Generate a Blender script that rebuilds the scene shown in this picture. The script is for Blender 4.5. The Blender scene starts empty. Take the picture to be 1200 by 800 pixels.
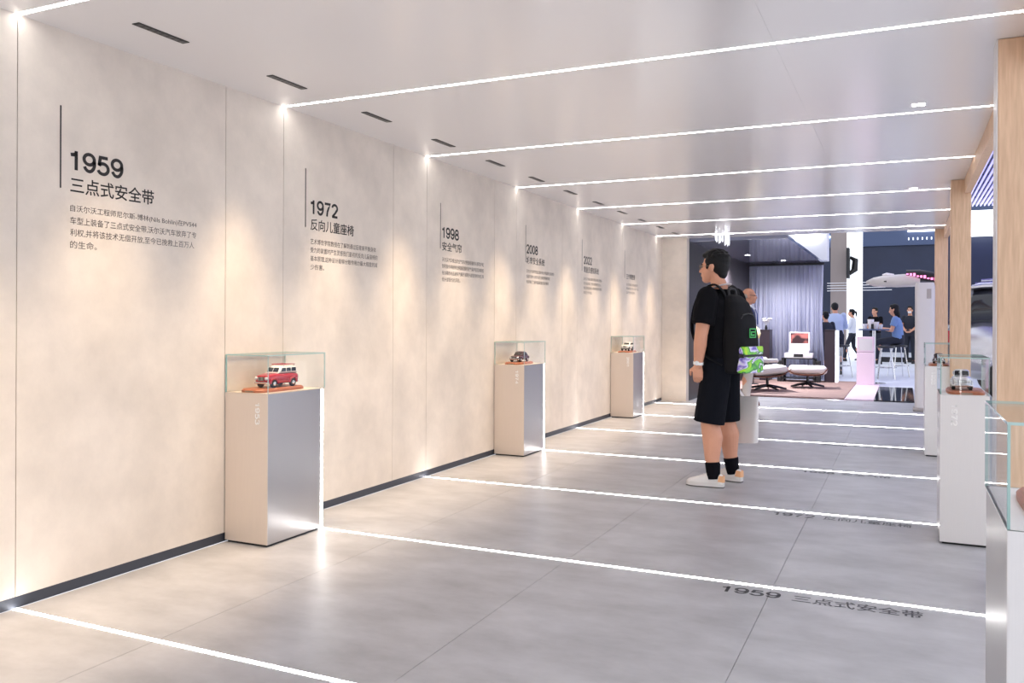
import bpy, bmesh, math, random
from mathutils import Vector, Matrix, Quaternion
random.seed(7)
sc = bpy.context.scene
COL = sc.collection
PI = math.pi
R = math.radians

# ------------------------------------------------------------------ camera
cam = bpy.data.cameras.new('camera')
cam.sensor_width = 36.0
cam.lens = 36.0 * 991.0 / 1200.0
cam.shift_y = -(400 - 375.8) / 1200.0
cam.clip_start = 0.05
cam.clip_end = 200
camo = bpy.data.objects.new('camera', cam)
COL.objects.link(camo)
YAW = math.atan2(460, 991)
camo.matrix_world = (Matrix.Translation((0, 0, 1.22)) @ Matrix.Rotation(YAW, 4, 'Z')
                     @ Matrix.Rotation(PI / 2, 4, 'X') @ Matrix.Rotation(math.atan(0.0042), 4, 'Z'))
sc.camera = camo

# ------------------------------------------------------------------ world and exposure
sc.view_settings.view_transform = 'Standard'
sc.view_settings.look = 'None'
sc.view_settings.gamma = 1.0
sc.view_settings.use_curve_mapping = False
sc.view_settings.exposure = 0.68
world = bpy.data.worlds.new('exhibition_hall_ambient')
sc.world = world
world.use_nodes = True
bg = world.node_tree.nodes['Background']
bg.inputs['Color'].default_value = (0.88, 0.91, 1.0, 1)
bg.inputs['Strength'].default_value = 0.86
sc.cycles.transparent_max_bounces = 32
STRIP = 11.0         # radiance of the light lines
SPOT_W = 116.0       # watts of a wall-washing slot lamp

# ------------------------------------------------------------------ materials
MATS = {}
def lin(c):
    return tuple((x / 12.92 if x <= 0.04045 else ((x + 0.055) / 1.055) ** 2.4) for x in c)
def srgb(r, g, b):
    return lin((r / 255, g / 255, b / 255))
def mat(name, col, rough=0.5, metal=0.0, spec=0.5, noise=None, bump=None, emit=None, coat=0.0, aniso=0.0):
    """noise=(scale, amount, (sx,sy,sz)) mottles the colour; bump=(scale, strength)"""
    m = bpy.data.materials.new(name); m.use_nodes = True
    nt = m.node_tree; p = nt.nodes['Principled BSDF']
    p.inputs['Base Color'].default_value = (*col, 1)
    p.inputs['Roughness'].default_value = rough
    p.inputs['Metallic'].default_value = metal
    p.inputs['Specular IOR Level'].default_value = spec
    p.inputs['Coat Weight'].default_value = coat
    p.inputs['Coat Roughness'].default_value = 0.05
    tc = None
    def coords(sx=(1, 1, 1)):
        t = nt.nodes.new('ShaderNodeTexCoord'); mp = nt.nodes.new('ShaderNodeMapping')
        g = nt.nodes.new('ShaderNodeNewGeometry')
        nt.links.new(g.outputs['Position'], mp.inputs['Vector'])
        mp.inputs['Scale'].default_value = sx
        return mp.outputs['Vector']
    if noise:
        sc_, amt, sx = noise
        v = coords(sx)
        n = nt.nodes.new('ShaderNodeTexNoise'); n.inputs['Scale'].default_value = sc_
        n.inputs['Detail'].default_value = 8; n.inputs['Roughness'].default_value = 0.62
        nt.links.new(v, n.inputs['Vector'])
        r = nt.nodes.new('ShaderNodeValToRGB')
        r.color_ramp.elements[0].position = 0.3; r.color_ramp.elements[1].position = 0.7
        r.color_ramp.elements[0].color = (*[max(0, c * (1 - amt)) for c in col], 1)
        r.color_ramp.elements[1].color = (*[min(1, c * (1 + amt)) for c in col], 1)
        nt.links.new(n.outputs['Fac'], r.inputs['Fac'])
        nt.links.new(r.outputs['Color'], p.inputs['Base Color'])
    if bump:
        v = coords()
        n = nt.nodes.new('ShaderNodeTexNoise'); n.inputs['Scale'].default_value = bump[0]
        n.inputs['Detail'].default_value = 4
        nt.links.new(v, n.inputs['Vector'])
        b = nt.nodes.new('ShaderNodeBump'); b.inputs['Strength'].default_value = bump[1]
        b.inputs['Distance'].default_value = 0.01
        nt.links.new(n.outputs['Fac'], b.inputs['Height']); nt.links.new(b.outputs['Normal'], p.inputs['Normal'])
    if emit:
        p.inputs['Emission Color'].default_value = (*emit[0], 1)
        p.inputs['Emission Strength'].default_value = emit[1]
    MATS[name] = m
    return m
def glass_mat(name, tint, refl=1.0):
    m = bpy.data.materials.new(name); m.use_nodes = True
    nt = m.node_tree; nt.nodes.clear()
    out = nt.nodes.new('ShaderNodeOutputMaterial'); mix = nt.nodes.new('ShaderNodeMixShader')
    tr = nt.nodes.new('ShaderNodeBsdfTransparent'); tr.inputs['Color'].default_value = (*tint, 1)
    gl = nt.nodes.new('ShaderNodeBsdfGlossy'); gl.inputs['Roughness'].default_value = 0.02
    fr = nt.nodes.new('ShaderNodeFresnel')
    geo = nt.nodes.new('ShaderNodeNewGeometry'); mr = nt.nodes.new('ShaderNodeMapRange')
    mr.inputs['To Min'].default_value = 1.4; mr.inputs['To Max'].default_value = 1 / 1.4   # same reflectance from both sides of a pane
    nt.links.new(geo.outputs['Backfacing'], mr.inputs['Value']); nt.links.new(mr.outputs[0], fr.inputs['IOR'])
    mu = nt.nodes.new('ShaderNodeMath'); mu.operation = 'MULTIPLY'; mu.inputs[1].default_value = refl
    nt.links.new(fr.outputs[0], mu.inputs[0]); nt.links.new(mu.outputs[0], mix.inputs[0])
    nt.links.new(tr.outputs[0], mix.inputs[1]); nt.links.new(gl.outputs[0], mix.inputs[2])
    nt.links.new(mix.outputs[0], out.inputs[0])
    MATS[name] = m
    return m
def wood_mat(name, c1, c2, scale=(14, 14, 1.2), rough=0.5):
    m = bpy.data.materials.new(name); m.use_nodes = True
    nt = m.node_tree; p = nt.nodes['Principled BSDF']; p.inputs['Roughness'].default_value = rough
    g = nt.nodes.new('ShaderNodeNewGeometry'); mp = nt.nodes.new('ShaderNodeMapping')
    mp.inputs['Scale'].default_value = scale
    nt.links.new(g.outputs['Position'], mp.inputs['Vector'])
    n = nt.nodes.new('ShaderNodeTexNoise'); n.inputs['Scale'].default_value = 5; n.inputs['Detail'].default_value = 6
    nt.links.new(mp.outputs[0], n.inputs['Vector'])
    r = nt.nodes.new('ShaderNodeValToRGB')
    r.color_ramp.elements[0].position = 0.3; r.color_ramp.elements[1].position = 0.72
    r.color_ramp.elements[0].color = (*c1, 1); r.color_ramp.elements[1].color = (*c2, 1)
    nt.links.new(n.outputs['Fac'], r.inputs['Fac']); nt.links.new(r.outputs[0], p.inputs['Base Color'])
    MATS[name] = m
    return m

mat('plaster', srgb(228, 217, 205), 0.62, spec=0.3, noise=(2.6, 0.11, (1, 1.2, 1.1)), bump=(30, 0.05))
mat('backing', srgb(120, 112, 104), 0.8)
mat('skirting', srgb(74, 78, 88), 0.45, metal=0.3)
mat('ceiling_gloss', srgb(226, 224, 225), 0.2, spec=0.8)
mat('concrete', srgb(176, 176, 180), 0.36, spec=0.5, noise=(2.8, 0.2, (0.9, 1.5, 1)), bump=(40, 0.02))
mat('grout', srgb(128, 128, 130), 0.8)
mat('strip', (1, 1, 1), 0.5, emit=((1.0, 0.985, 0.97), STRIP))
mat('slot_black', (0.012, 0.012, 0.013), 0.5)
mat('lens', (1, 0.9, 0.75), 0.3, emit=((1.0, 0.82, 0.6), 1.5))
mat('downlight_lens', (1, 1, 1), 0.3, emit=((1, 1, 1), 14))
mat('white_trim', srgb(235, 235, 238), 0.4)
mat('ped_face', srgb(224, 210, 197), 0.42, metal=0.25, noise=(300, 0.02, (1, 1, 0.02)))
mat('ped_face_lit', srgb(234, 231, 229), 0.42, noise=(300, 0.015, (1, 1, 0.02)))  # pedestal face again, with the right side's whiter light put into the colour
mat('ped_metal', srgb(190, 188, 188), 0.3, metal=0.85)
mat('ped_dark', (0.02, 0.02, 0.02), 0.7)
mat('vinyl_black', srgb(38, 34, 34), 0.6)
mat('vinyl_grey', srgb(92, 84, 80), 0.6)
mat('vinyl_floor', srgb(46, 46, 52), 0.45)
mat('vinyl_floor_grey', srgb(62, 62, 68), 0.45)
mat('vinyl_white', srgb(255, 253, 250), 0.5)
glass_mat('glass', (0.99, 0.997, 0.994), 0.6)
mat('glass_edge', srgb(176, 206, 200), 0.1, spec=0.8)
wood_mat('oak', srgb(206, 170, 138), srgb(226, 192, 160))
wood_mat('cherry', srgb(150, 82, 52), srgb(180, 106, 70), scale=(20, 3, 20), rough=0.4)
wood_mat('walnut', srgb(84, 48, 34), srgb(120, 72, 50), scale=(4, 20, 20), rough=0.35)
mat('dark_wall', srgb(46, 41, 44), 0.45, noise=(1.2, 0.1, (1, 1, 1)))
mat('curtain', srgb(230, 231, 243), 0.8)
def sheer(m):
    nt = m.node_tree; out = [n for n in nt.nodes if n.type == 'OUTPUT_MATERIAL'][0]; p = nt.nodes['Principled BSDF']
    tl = nt.nodes.new('ShaderNodeBsdfTranslucent'); tl.inputs['Color'].default_value = (*srgb(234, 234, 242), 1)
    mx = nt.nodes.new('ShaderNodeMixShader'); mx.inputs[0].default_value = 0.55
    nt.links.new(p.outputs[0], mx.inputs[1]); nt.links.new(tl.outputs[0], mx.inputs[2]); nt.links.new(mx.outputs[0], out.inputs[0])
sheer(MATS['curtain'])
mat('rug', srgb(152, 124, 116), 0.8, noise=(5, 0.12, (1, 3, 1)))
mat('lounge_ceiling', srgb(120, 126, 150), 0.08, spec=1.0)
mat('hall_floor', srgb(226, 230, 240), 0.4, spec=0.25, noise=(0.7, 0.06, (1, 1, 1)))
mat('black_gloss', (0.01, 0.012, 0.018), 0.06, spec=0.8)
mat('navy', srgb(34, 42, 66), 0.5, noise=(0.5, 0.25, (1, 1, 1)))
mat('navy_light', srgb(70, 84, 116), 0.5)
mat('taupe', srgb(150, 138, 134), 0.35, noise=(0.8, 0.1, (1, 1, 0.2)))
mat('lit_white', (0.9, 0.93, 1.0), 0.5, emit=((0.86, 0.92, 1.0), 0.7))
mat('panel_white', (0.9, 0.93, 1.0), 0.5, emit=((0.95, 0.97, 1.0), 2.2))
mat('kiosk_white', srgb(216, 212, 212), 0.4)
mat('pink_white', srgb(228, 205, 218), 0.45)
mat('black', (0.012, 0.012, 0.014), 0.5)
mat('black_satin', (0.02, 0.02, 0.023), 0.3)
mat('chrome', (0.75, 0.75, 0.76), 0.12, metal=1.0)
mat('silver', (0.62, 0.62, 0.65), 0.22, metal=0.85, coat=0.4)
mat('window_dark', (0.01, 0.012, 0.018), 0.08, spec=0.7)
mat('tyre', (0.015, 0.015, 0.015), 0.75)
mat('red_paint', srgb(170, 16, 34), 0.22, coat=0.6)
mat('maroon_paint', srgb(72, 14, 30), 0.22, coat=0.6)
mat('cream_paint', srgb(244, 240, 232), 0.25, coat=0.5)
mat('headlamp', (0.6, 0.62, 0.64), 0.1, spec=0.8)
mat('leather_white', srgb(224, 218, 214), 0.45, bump=(60, 0.04))
mat('skin', srgb(212, 154, 126), 0.5, noise=(6, 0.05, (1, 1, 1)))
mat('skin_tan', srgb(196, 140, 114), 0.5)
mat('hair_black', (0.005, 0.005, 0.006), 0.55, spec=0.25, bump=(160, 0.4))
mat('hair_grey', srgb(150, 140, 134), 0.5)
mat('tee_black', (0.006, 0.006, 0.008), 0.9, spec=0.1, bump=(14, 0.12))
mat('shorts_black', (0.006, 0.007, 0.011), 0.9, spec=0.1, bump=(10, 0.15))
mat('sock', (0.006, 0.006, 0.009), 0.9, spec=0.1)
mat('shoe_white', srgb(238, 234, 230), 0.5)
mat('shoe_orange', srgb(246, 190, 140), 0.55)
mat('sole', srgb(230, 226, 222), 0.6)
mat('outsole', srgb(90, 86, 84), 0.7)
mat('pack', (0.009, 0.009, 0.011), 0.75, spec=0.15, bump=(60, 0.08))
mat('pack_trim', (0.012, 0.012, 0.014), 0.5)
mat('neon_green', srgb(70, 190, 96), 0.5)
mat('tote', srgb(232, 228, 226), 0.7, bump=(10, 0.06))
mat('navy_suit', srgb(30, 40, 84), 0.75)
mat('trousers_grey', srgb(176, 168, 164), 0.8)
mat('shoe_brown', srgb(120, 70, 42), 0.4)
mat('shirt_white', srgb(226, 230, 240), 0.75)
mat('shirt_blue', srgb(112, 140, 186), 0.75)
mat('shirt_pale', srgb(176, 190, 218), 0.75)
mat('cloth_dark', srgb(30, 34, 48), 0.8)
mat('tie', srgb(40, 70, 160), 0.6)
mat('eye', (0.02, 0.015, 0.012), 0.2)
mat('lips', srgb(196, 126, 112), 0.5)
mat('yellow', srgb(244, 228, 168), 0.5)
mat('crystal', (0.9, 0.92, 0.96), 0.1, spec=1.0, emit=((0.9, 0.94, 1), 0.6))
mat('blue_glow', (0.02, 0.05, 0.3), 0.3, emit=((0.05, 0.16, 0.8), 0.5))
mat('led_purple', (0.2, 0.2, 0.6), 0.4, emit=((0.42, 0.40, 0.95), 0.9))
mat('pink_neon', (0.9, 0.2, 0.5), 0.4, emit=((1.0, 0.25, 0.55), 1.3))
mat('blue_led', (0.6, 0.8, 1), 0.4, emit=((0.6, 0.85, 1), 6))
mat('paper', srgb(240, 236, 238), 0.6)
mat('watch', srgb(240, 240, 240), 0.4)
mat('lanyard', srgb(232, 220, 220), 0.6)
mat('frame_metal', srgb(150, 138, 120), 0.3, metal=0.9)
mat('dark_wood', srgb(46, 34, 44), 0.4)
# colourful print of the backpack pocket
def neon_print():
    m = bpy.data.materials.new('neon_print'); m.use_nodes = True
    nt = m.node_tree; p = nt.nodes['Principled BSDF']; p.inputs['Roughness'].default_value = 0.45
    g = nt.nodes.new('ShaderNodeNewGeometry'); mp = nt.nodes.new('ShaderNodeMapping')
    mp.inputs['Scale'].default_value = (4, 4, 9); mp.inputs['Rotation'].default_value = (0.4, 0.2, 0.5)
    nt.links.new(g.outputs['Position'], mp.inputs['Vector'])
    n = nt.nodes.new('ShaderNodeTexNoise'); n.inputs['Scale'].default_value = 1.4; n.inputs['Detail'].default_value = 2
    n.inputs['Distortion'].default_value = 1.2
    nt.links.new(mp.outputs[0], n.inputs['Vector'])
    r = nt.nodes.new('ShaderNodeValToRGB'); cr = r.color_ramp
    stops = [(0.30, srgb(196, 232, 40)), (0.40, srgb(120, 214, 70)), (0.46, srgb(20, 110, 70)), (0.50, srgb(240, 246, 248)),
             (0.56, srgb(200, 190, 240)), (0.62, srgb(96, 80, 190)), (0.70, srgb(244, 236, 244))]
    cr.elements[0].position, cr.elements[0].color = stops[0][0], (*stops[0][1], 1)
    cr.elements[1].position, cr.elements[1].color = stops[-1][0], (*stops[-1][1], 1)
    for pos, c in stops[1:-1]:
        e = cr.elements.new(pos); e.color = (*c, 1)
    nt.links.new(n.outputs['Fac'], r.inputs['Fac']); nt.links.new(r.outputs[0], p.inputs['Base Color'])
    MATS['neon_print'] = m
neon_print()

# ------------------------------------------------------------------ mesh helpers
class MB:
    def __init__(s): s.v = []; s.f = []; s.m = []
    def add(s, vs, fs, mi=0):
        o = len(s.v); s.v += [tuple(v) for v in vs]
        for f in fs: s.f.append(tuple(o + i for i in f)); s.m.append(mi)
        return s
    def box(s, x0, x1, y0, y1, z0, z1, mi=0):
        vs = [(x0, y0, z0), (x1, y0, z0), (x1, y1, z0), (x0, y1, z0), (x0, y0, z1), (x1, y0, z1), (x1, y1, z1), (x0, y1, z1)]
        fs = [(0, 3, 2, 1), (4, 5, 6, 7), (0, 1, 5, 4), (1, 2, 6, 5), (2, 3, 7, 6), (3, 0, 4, 7)]
        return s.add(vs, fs, mi)
    def rbox(s, x0, x1, y0, y1, z0, z1, r=0.01, seg=2, mi=0):
        bm = bmesh.new(); bmesh.ops.create_cube(bm, size=1)
        for v in bm.verts:
            v.co = Vector(((x0 + x1) / 2 + v.co.x * (x1 - x0), (y0 + y1) / 2 + v.co.y * (y1 - y0), (z0 + z1) / 2 + v.co.z * (z1 - z0)))
        r = min(r, 0.49 * min(x1 - x0, y1 - y0, z1 - z0))
        bmesh.ops.bevel(bm, geom=bm.edges[:], offset=r, segments=seg, profile=0.5, affect='EDGES')
        s.bm(bm, mi); return s
    def bm(s, bm, mi=0):
        bm.verts.index_update()
        s.add([v.co.copy() for v in bm.verts], [[v.index for v in f.verts] for f in bm.faces], mi); bm.free()
    def loft(s, rings, mi=0, closed=True):
        """rings: lists of points of equal length"""
        o = len(s.v); n = len(rings[0])
        vs = [p for r in rings for p in r]; fs = []
        for i in range(len(rings) - 1):
            for j in range(n):
                a = i * n + j; b = i * n + (j + 1) % n
                fs.append((a, b, b + n, a + n))
        if closed:
            fs.append(tuple(reversed(range(n)))); fs.append(tuple((len(rings) - 1) * n + j for j in range(n)))
        return s.add(vs, fs, mi)
    def tube(s, pts, rad, seg=10, mi=0, flat=1.0, up=None):
        """tube along pts; rad number or list; flat scales the second axis"""
        pts = [Vector(p) for p in pts]
        if not isinstance(rad, (list, tuple)): rad = [rad] * len(pts)
        rings = []; prev = None
        for i, p in enumerate(pts):
            d = (pts[min(i + 1, len(pts) - 1)] - pts[max(i - 1, 0)]).normalized()
            if prev is None:
                u = Vector(up) if up else (Vector((0, 0, 1)) if abs(d.z) < 0.9 else Vector((1, 0, 0)))
            else: u = prev
            u = (u - d * u.dot(d)).normalized(); w = d.cross(u).normalized(); prev = u
            rr = rad[i]
            rings.append([p + (u * math.cos(2 * PI * k / seg) * flat + w * math.sin(2 * PI * k / seg)) * rr for k in range(seg)])
        return s.loft(rings, mi)
    def capsule(s, pts, rad, seg=12, mi=0):
        pts = [Vector(p) for p in pts]
        if not isinstance(rad, (list, tuple)): rad = [rad] * len(pts)
        s.tube(pts, list(rad), seg, mi)
        for p, r in zip(pts, rad): s.ell(p, (r, r, r), mi=mi, seg=seg)
        return s
    def ell(s, c, r, mi=0, seg=14, rot=None):
        bm = bmesh.new(); bmesh.ops.create_uvsphere(bm, u_segments=seg, v_segments=max(6, seg // 2 + 1), radius=1)
        M = (rot.to_matrix() if rot else Matrix.Identity(3))
        for v in bm.verts: v.co = Vector(c) + M @ Vector((v.co.x * r[0], v.co.y * r[1], v.co.z * r[2]))
        s.bm(bm, mi); return s
    def lathe(s, prof, c=(0, 0, 0), seg=24, mi=0, axis='z'):
        rings = []
        for r, z in prof:
            ring = []
            for k in range(seg):
                a = 2 * PI * k / seg
                q = (r * math.cos(a), r * math.sin(a), z)
                if axis == 'x': q = (z, q[0], q[1])
                if axis == 'y': q = (q[1], z, q[0])
                ring.append((c[0] + q[0], c[1] + q[1], c[2] + q[2]))
            rings.append(ring)
        return s.loft(rings, mi)
    def prism(s, poly, a0, a1, axis='x', mi=0):
        """poly in the two other axes, in order"""
        def P(u, v, a):
            return {'x': (a, u, v), 'y': (u, a, v), 'z': (u, v, a)}[axis]
        return s.loft([[P(u, v, a0) for u, v in poly], [P(u, v, a1) for u, v in poly]], mi)
    def mesh(s, name, mats, smooth=False):
        me = bpy.data.meshes.new(name); me.from_pydata(s.v, [], s.f)
        if isinstance(mats, str): mats = [mats]
        for m in mats: me.materials.append(MATS[m])
        me.polygons.foreach_set('material_index', s.m)
        bm = bmesh.new(); bm.from_mesh(me); bmesh.ops.recalc_face_normals(bm, faces=bm.faces); bm.to_mesh(me); bm.free()
        me.update()
        if smooth: shade(me)
        return me
    def build(s, name, mats, parent=None, smooth=False):
        return obj(name, s.mesh(name, mats, smooth), parent)
def shade(me, angle=40):
    me.shade_smooth()
    me.set_sharp_from_angle(angle=R(angle))
def obj(name, me, parent=None):
    o = bpy.data.objects.new(name, me); COL.objects.link(o)
    if parent: o.parent = parent
    return o
def tag(o, label=None, cat=None, group=None, kind=None):
    if label: o['label'] = label
    if cat: o['category'] = cat
    if group: o['group'] = group
    if kind: o['kind'] = kind
    return o
def thing(name, label, cat, loc=(0, 0, 0), rz=0.0, group=None):
    o = bpy.data.objects.new(name, None); COL.objects.link(o)
    o.location = loc; o.rotation_euler = (0, 0, rz); o.empty_display_size = 0.05
    return tag(o, label, cat, group)
def struct(o): o['kind'] = 'structure'; return o
def catmull(pts, n=6):
    pts = [Vector(p) for p in pts]; out = []
    for i in range(len(pts) - 1):
        p0 = pts[max(i - 1, 0)]; p1 = pts[i]; p2 = pts[i + 1]; p3 = pts[min(i + 2, len(pts) - 1)]
        for k in range(n):
            t = k / n
            out.append(0.5 * ((2 * p1) + (p2 - p0) * t + (2 * p0 - 5 * p1 + 4 * p2 - p3) * t * t + (3 * p1 - p0 - 3 * p2 + p3) * t ** 3))
    out.append(pts[-1]); return out
def remesh(mb, voxel, smooth=4, factor=0.5):
    """one continuous skin round everything in mb"""
    me = bpy.data.meshes.new('tmp'); me.from_pydata(mb.v, [], mb.f)
    bm = bmesh.new(); bm.from_mesh(me); bmesh.ops.recalc_face_normals(bm, faces=bm.faces); bm.to_mesh(me); bm.free()
    o = bpy.data.objects.new('tmp', me); COL.objects.link(o)
    r = o.modifiers.new('r', 'REMESH'); r.mode = 'VOXEL'; r.voxel_size = voxel; r.use_smooth_shade = True
    if smooth:
        q = o.modifiers.new('s', 'SMOOTH'); q.iterations = smooth; q.factor = factor
    dg = bpy.context.evaluated_depsgraph_get()
    out = bpy.data.meshes.new_from_object(o.evaluated_get(dg))
    bpy.data.objects.remove(o); bpy.data.meshes.remove(me)
    out.shade_smooth()
    return out
def robj(name, mb, m, parent, voxel=0.006, smooth=4, factor=0.5):
    me = remesh(mb, voxel, smooth, factor); me.name = name
    me.materials.clear(); me.materials.append(MATS[m])
    return obj(name, me, parent)

# lettering: flat cut vinyl made from the built-in font
def text_mesh(body, m, w=None, h=None, bold=0.0, thick=0.0006):
    cu = bpy.data.curves.new('lettering', 'FONT'); cu.body = body; cu.size = 1; cu.offset = bold
    cu.resolution_u = 3
    o = bpy.data.objects.new('lettering', cu); COL.objects.link(o)
    dg = bpy.context.evaluated_depsgraph_get()
    me = bpy.data.meshes.new_from_object(o.evaluated_get(dg))
    bpy.data.objects.remove(o); bpy.data.curves.remove(cu)
    xs = [v.co.x for v in me.vertices]; ys = [v.co.y for v in me.vertices]
    x0, x1, y0, y1 = min(xs), max(xs), min(ys), max(ys)
    sx = w / (x1 - x0) if w else h / (y1 - y0)
    sy = h / (y1 - y0) if h else sx
    for v in me.vertices: v.co = ((v.co.x - x0) * sx, (v.co.y - y0) * sy, 0.0)
    bm = bmesh.new(); bm.from_mesh(me)
    for f in bm.faces: f.material_index = 0
    bm.to_mesh(me); bm.free()
    me.materials.clear(); me.materials.append(MATS[m])
    return me
def text_obj(name, body, m, frame, parent, w=None, h=None, bold=0.0, label=None):
    """frame: (origin, xdir, ydir) in the parent's space"""
    me = year_mesh(body, m, w, h, .29 if m == 'vinyl_white' else .25) if body.isdigit() else text_mesh(body, m, w, h, bold)
    me.name = name
    o, xd, yd = [Vector(q) for q in frame]; n = xd.cross(yd)
    me.transform(Matrix(((xd.x, yd.x, n.x, o.x), (xd.y, yd.y, n.y, o.y), (xd.z, yd.z, n.z, o.z), (0, 0, 0, 1))))
    ob = obj(name, me, parent)
    if label: ob['label'] = label
    return ob
# year figures: bold grotesque digits drawn as strokes
def arc(cx, cy, rx, ry, a0, a1, n=14):
    return [(cx + rx * math.cos(R(a0 + (a1 - a0) * k / n)), cy + ry * math.sin(R(a0 + (a1 - a0) * k / n))) for k in range(n + 1)]
def digit_strokes(d):
    if d == '0': return [arc(.5, .7, .42, .62, 0, 360, 28)]
    if d == '1': return [[(.62, .0), (.62, 1.4)], [(.62, 1.26), (.5, 1.12), (.2, 1.08)]]
    if d == '2': return [arc(.5, .98, .4, .36, 172, -20, 14) + [(.6, .52), (.14, .08)], [(.08, .08), (.94, .08)]]
    if d == '3': return [arc(.48, 1.0, .36, .32, 170, -90, 16), arc(.48, .38, .42, .32, 90, -170, 16)]
    if d == '4': return [[(.66, .0), (.66, 1.36), (.08, .4), (.98, .4)]]
    if d == '5': return [[(.86, 1.3), (.26, 1.3), (.16, .68)] + arc(.48, .46, .42, .4, 140, -160, 18)]
    if d == '7': return [[(.06, 1.3), (.92, 1.3), (.66, .9), (.48, .5), (.4, .0)]]
    if d == '8': return [arc(.5, 1.02, .34, .3, 0, 360, 24), arc(.5, .38, .42, .32, 0, 360, 24)]
    if d == '9': return [arc(.5, .96, .4, .38, 0, 360, 26), arc(.5, .72, .42, .64, 15, -150, 20)]
def year_mesh(txt, m, w, h, bold=0.25):
    V, F = [], []
    def quad(p): 
        o = len(V); V.extend(p); F.append(tuple(range(o, o + len(p))))
    for i, d in enumerate(txt):
        for st in digit_strokes(d):
            pts = [Vector((a, b)) for a, b in st]
            closed = (pts[0] - pts[-1]).length < 1e-4
            n = len(pts); L, Rr = [], []
            for k in range(n):
                if closed: a, b = pts[(k - 1) % (n - 1)], pts[(k + 1) % (n - 1)] if k < n - 1 else pts[1]
                else: a, b = pts[max(k - 1, 0)], pts[min(k + 1, n - 1)]
                t = (b - a).normalized(); nn = Vector((-t.y, t.x))
                if 0 < k < n - 1:
                    t1 = (pts[k] - pts[k - 1]).normalized(); cs = max(0.5, nn.dot(Vector((-t1.y, t1.x))))
                else: cs = 1.0
                L.append(pts[k] + nn * bold / 2 / cs); Rr.append(pts[k] - nn * bold / 2 / cs)
            for k in range(n - 1):
                quad([(i * 1.12 + q.x, q.y, 0.0) for q in (Rr[k], Rr[k + 1], L[k + 1], L[k])])
    xs = [v[0] for v in V]; ys = [v[1] for v in V]
    x0, x1, y0, y1 = min(xs), max(xs), min(ys), max(ys)
    me = bpy.data.meshes.new('year_number')
    me.from_pydata([((a - x0) * w / (x1 - x0), (b - y0) * h / (y1 - y0), 0) for a, b, c in V], [], F)
    me.materials.append(MATS[m])
    return me
ORD = ['nearest', 'second nearest', 'third nearest', 'fourth nearest', 'fifth nearest', 'sixth nearest', 'seventh nearest',
       'eighth nearest', 'ninth nearest', 'tenth nearest', 'eleventh nearest', 'twelfth nearest', 'thirteenth nearest']

# ------------------------------------------------------------------ the room
XW = -3.39; XR = 0.48; H = 2.5; YE = 12.8; YC = 12.98
PITCH = 1.682
LINES = [4.03 + PITCH * k for k in range(-3, 6)]      # y of the light lines: -1.016 ... 12.44
LW = 0.020

fl = struct(MB().box(XW - 0.03, 1.2, -3.0, YC + 1.2, -0.06, -0.012).build('floor', 'grout'))
xs = [XW, -2.575, -1.56, -0.545, 0.47, 1.2]
ys = [-3.0] + LINES + [YC + 1.2]
for j in range(len(ys) - 1):
    for i in range(len(xs) - 1):
        y0 = ys[j] + (LW / 2 + 0.001 if j else 0); y1 = ys[j + 1] - (LW / 2 + 0.001 if j < len(ys) - 2 else 0)
        MB().box(xs[i] + 0.001, xs[i + 1] - 0.001, y0, y1, -0.012, 0.0).build('tile', 'concrete', fl)

ce = struct(MB().box(XW - 0.03, XR + 0.08, -3.0, YC, H + 0.012, H + 0.12).build('ceiling', 'white_trim'))
cxs = [XW, -0.548, XR]
cys = [-3.0] + LINES + [YC]
for j in range(len(cys) - 1):
    for i in range(2):
        y0 = cys[j] + (LW / 2 + 0.001 if j else 0); y1 = cys[j + 1] - (LW / 2 + 0.001 if j < len(cys) - 2 else 0)
        MB().box(cxs[i] + (0.0003 if i else 0), cxs[i + 1] - (0.0003 if i == 0 else 0), y0, y1, H, H + 0.012).build('ceiling_panel', 'ceiling_gloss', ce)

wl = struct(MB().box(XW - 0.12, XW - 0.02, -3.0, YE + 0.1, 0, H + 0.1).build('wall_left', 'backing'))
wy = []
for k in range(-4, 8):
    b = 2.35 + PITCH * k
    wy += [b, b + 1.205]
wy = [y for y in wy if -3.0 < y < YE - 0.1]
wy = [-3.0] + wy + [YE]
for a, b in zip(wy[:-1], wy[1:]):
    MB().box(XW - 0.02, XW, a + 0.0018, b - 0.0018, 0.05, H).build('wall_panel', 'plaster', wl)
we = struct(MB().box(XW - 0.1, -3.012, YE, YE + 0.16, 0, H + 0.1).build('wall_end', 'plaster'))
bb = struct(MB().box(XW - 0.03, XW - 0.006, -3.0, YE, 0.0, 0.05).build('baseboard_left', 'skirting'))

YEARS = ['1959', '1972', '1998', '2008', '2022', None]
def lpos(k):
    return LINES.index(k)
# light lines in floor and ceiling
floor_lab = {2: 'nearest to the camera, crossing the bottom left corner', 3: 'ending at the 1959 floor lettering', 4: 'ending at the 1972 floor lettering',
             5: 'ending at the 1998 floor lettering just behind the shoes of the man in shorts', 6: 'just beyond the second pedestal on the left wall',
             7: 'at the foot of the furthest pedestal on the left wall', 8: 'furthest away, near the end of the floor'}
for i, y in enumerate(LINES):
    if i < 2 and False: continue
    near = 1.2 if y < 13 else XR
    o = MB().box(XW, 1.195, y - LW / 2, y + LW / 2, -0.011, 0.0012).build('floor_light_line', 'strip')
    tag(o, 'white light line let into the grey floor, ' + floor_lab.get(i, ['two bays behind the camera', 'one bay behind the camera'][min(i, 1)]), 'light strip', 'light lines in the floor')
    o = MB().box(XW, XR, y - LW / 2, y + LW / 2, H - 0.0012, H + 0.011).build('ceiling_light_line', 'strip')
    tag(o, 'white light line across the glossy ceiling, ' + (['behind the camera, out of view', 'over the camera'] + [q + ' of those in view' for q in ORD])[i], 'light strip', 'light lines in the ceiling')

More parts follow.
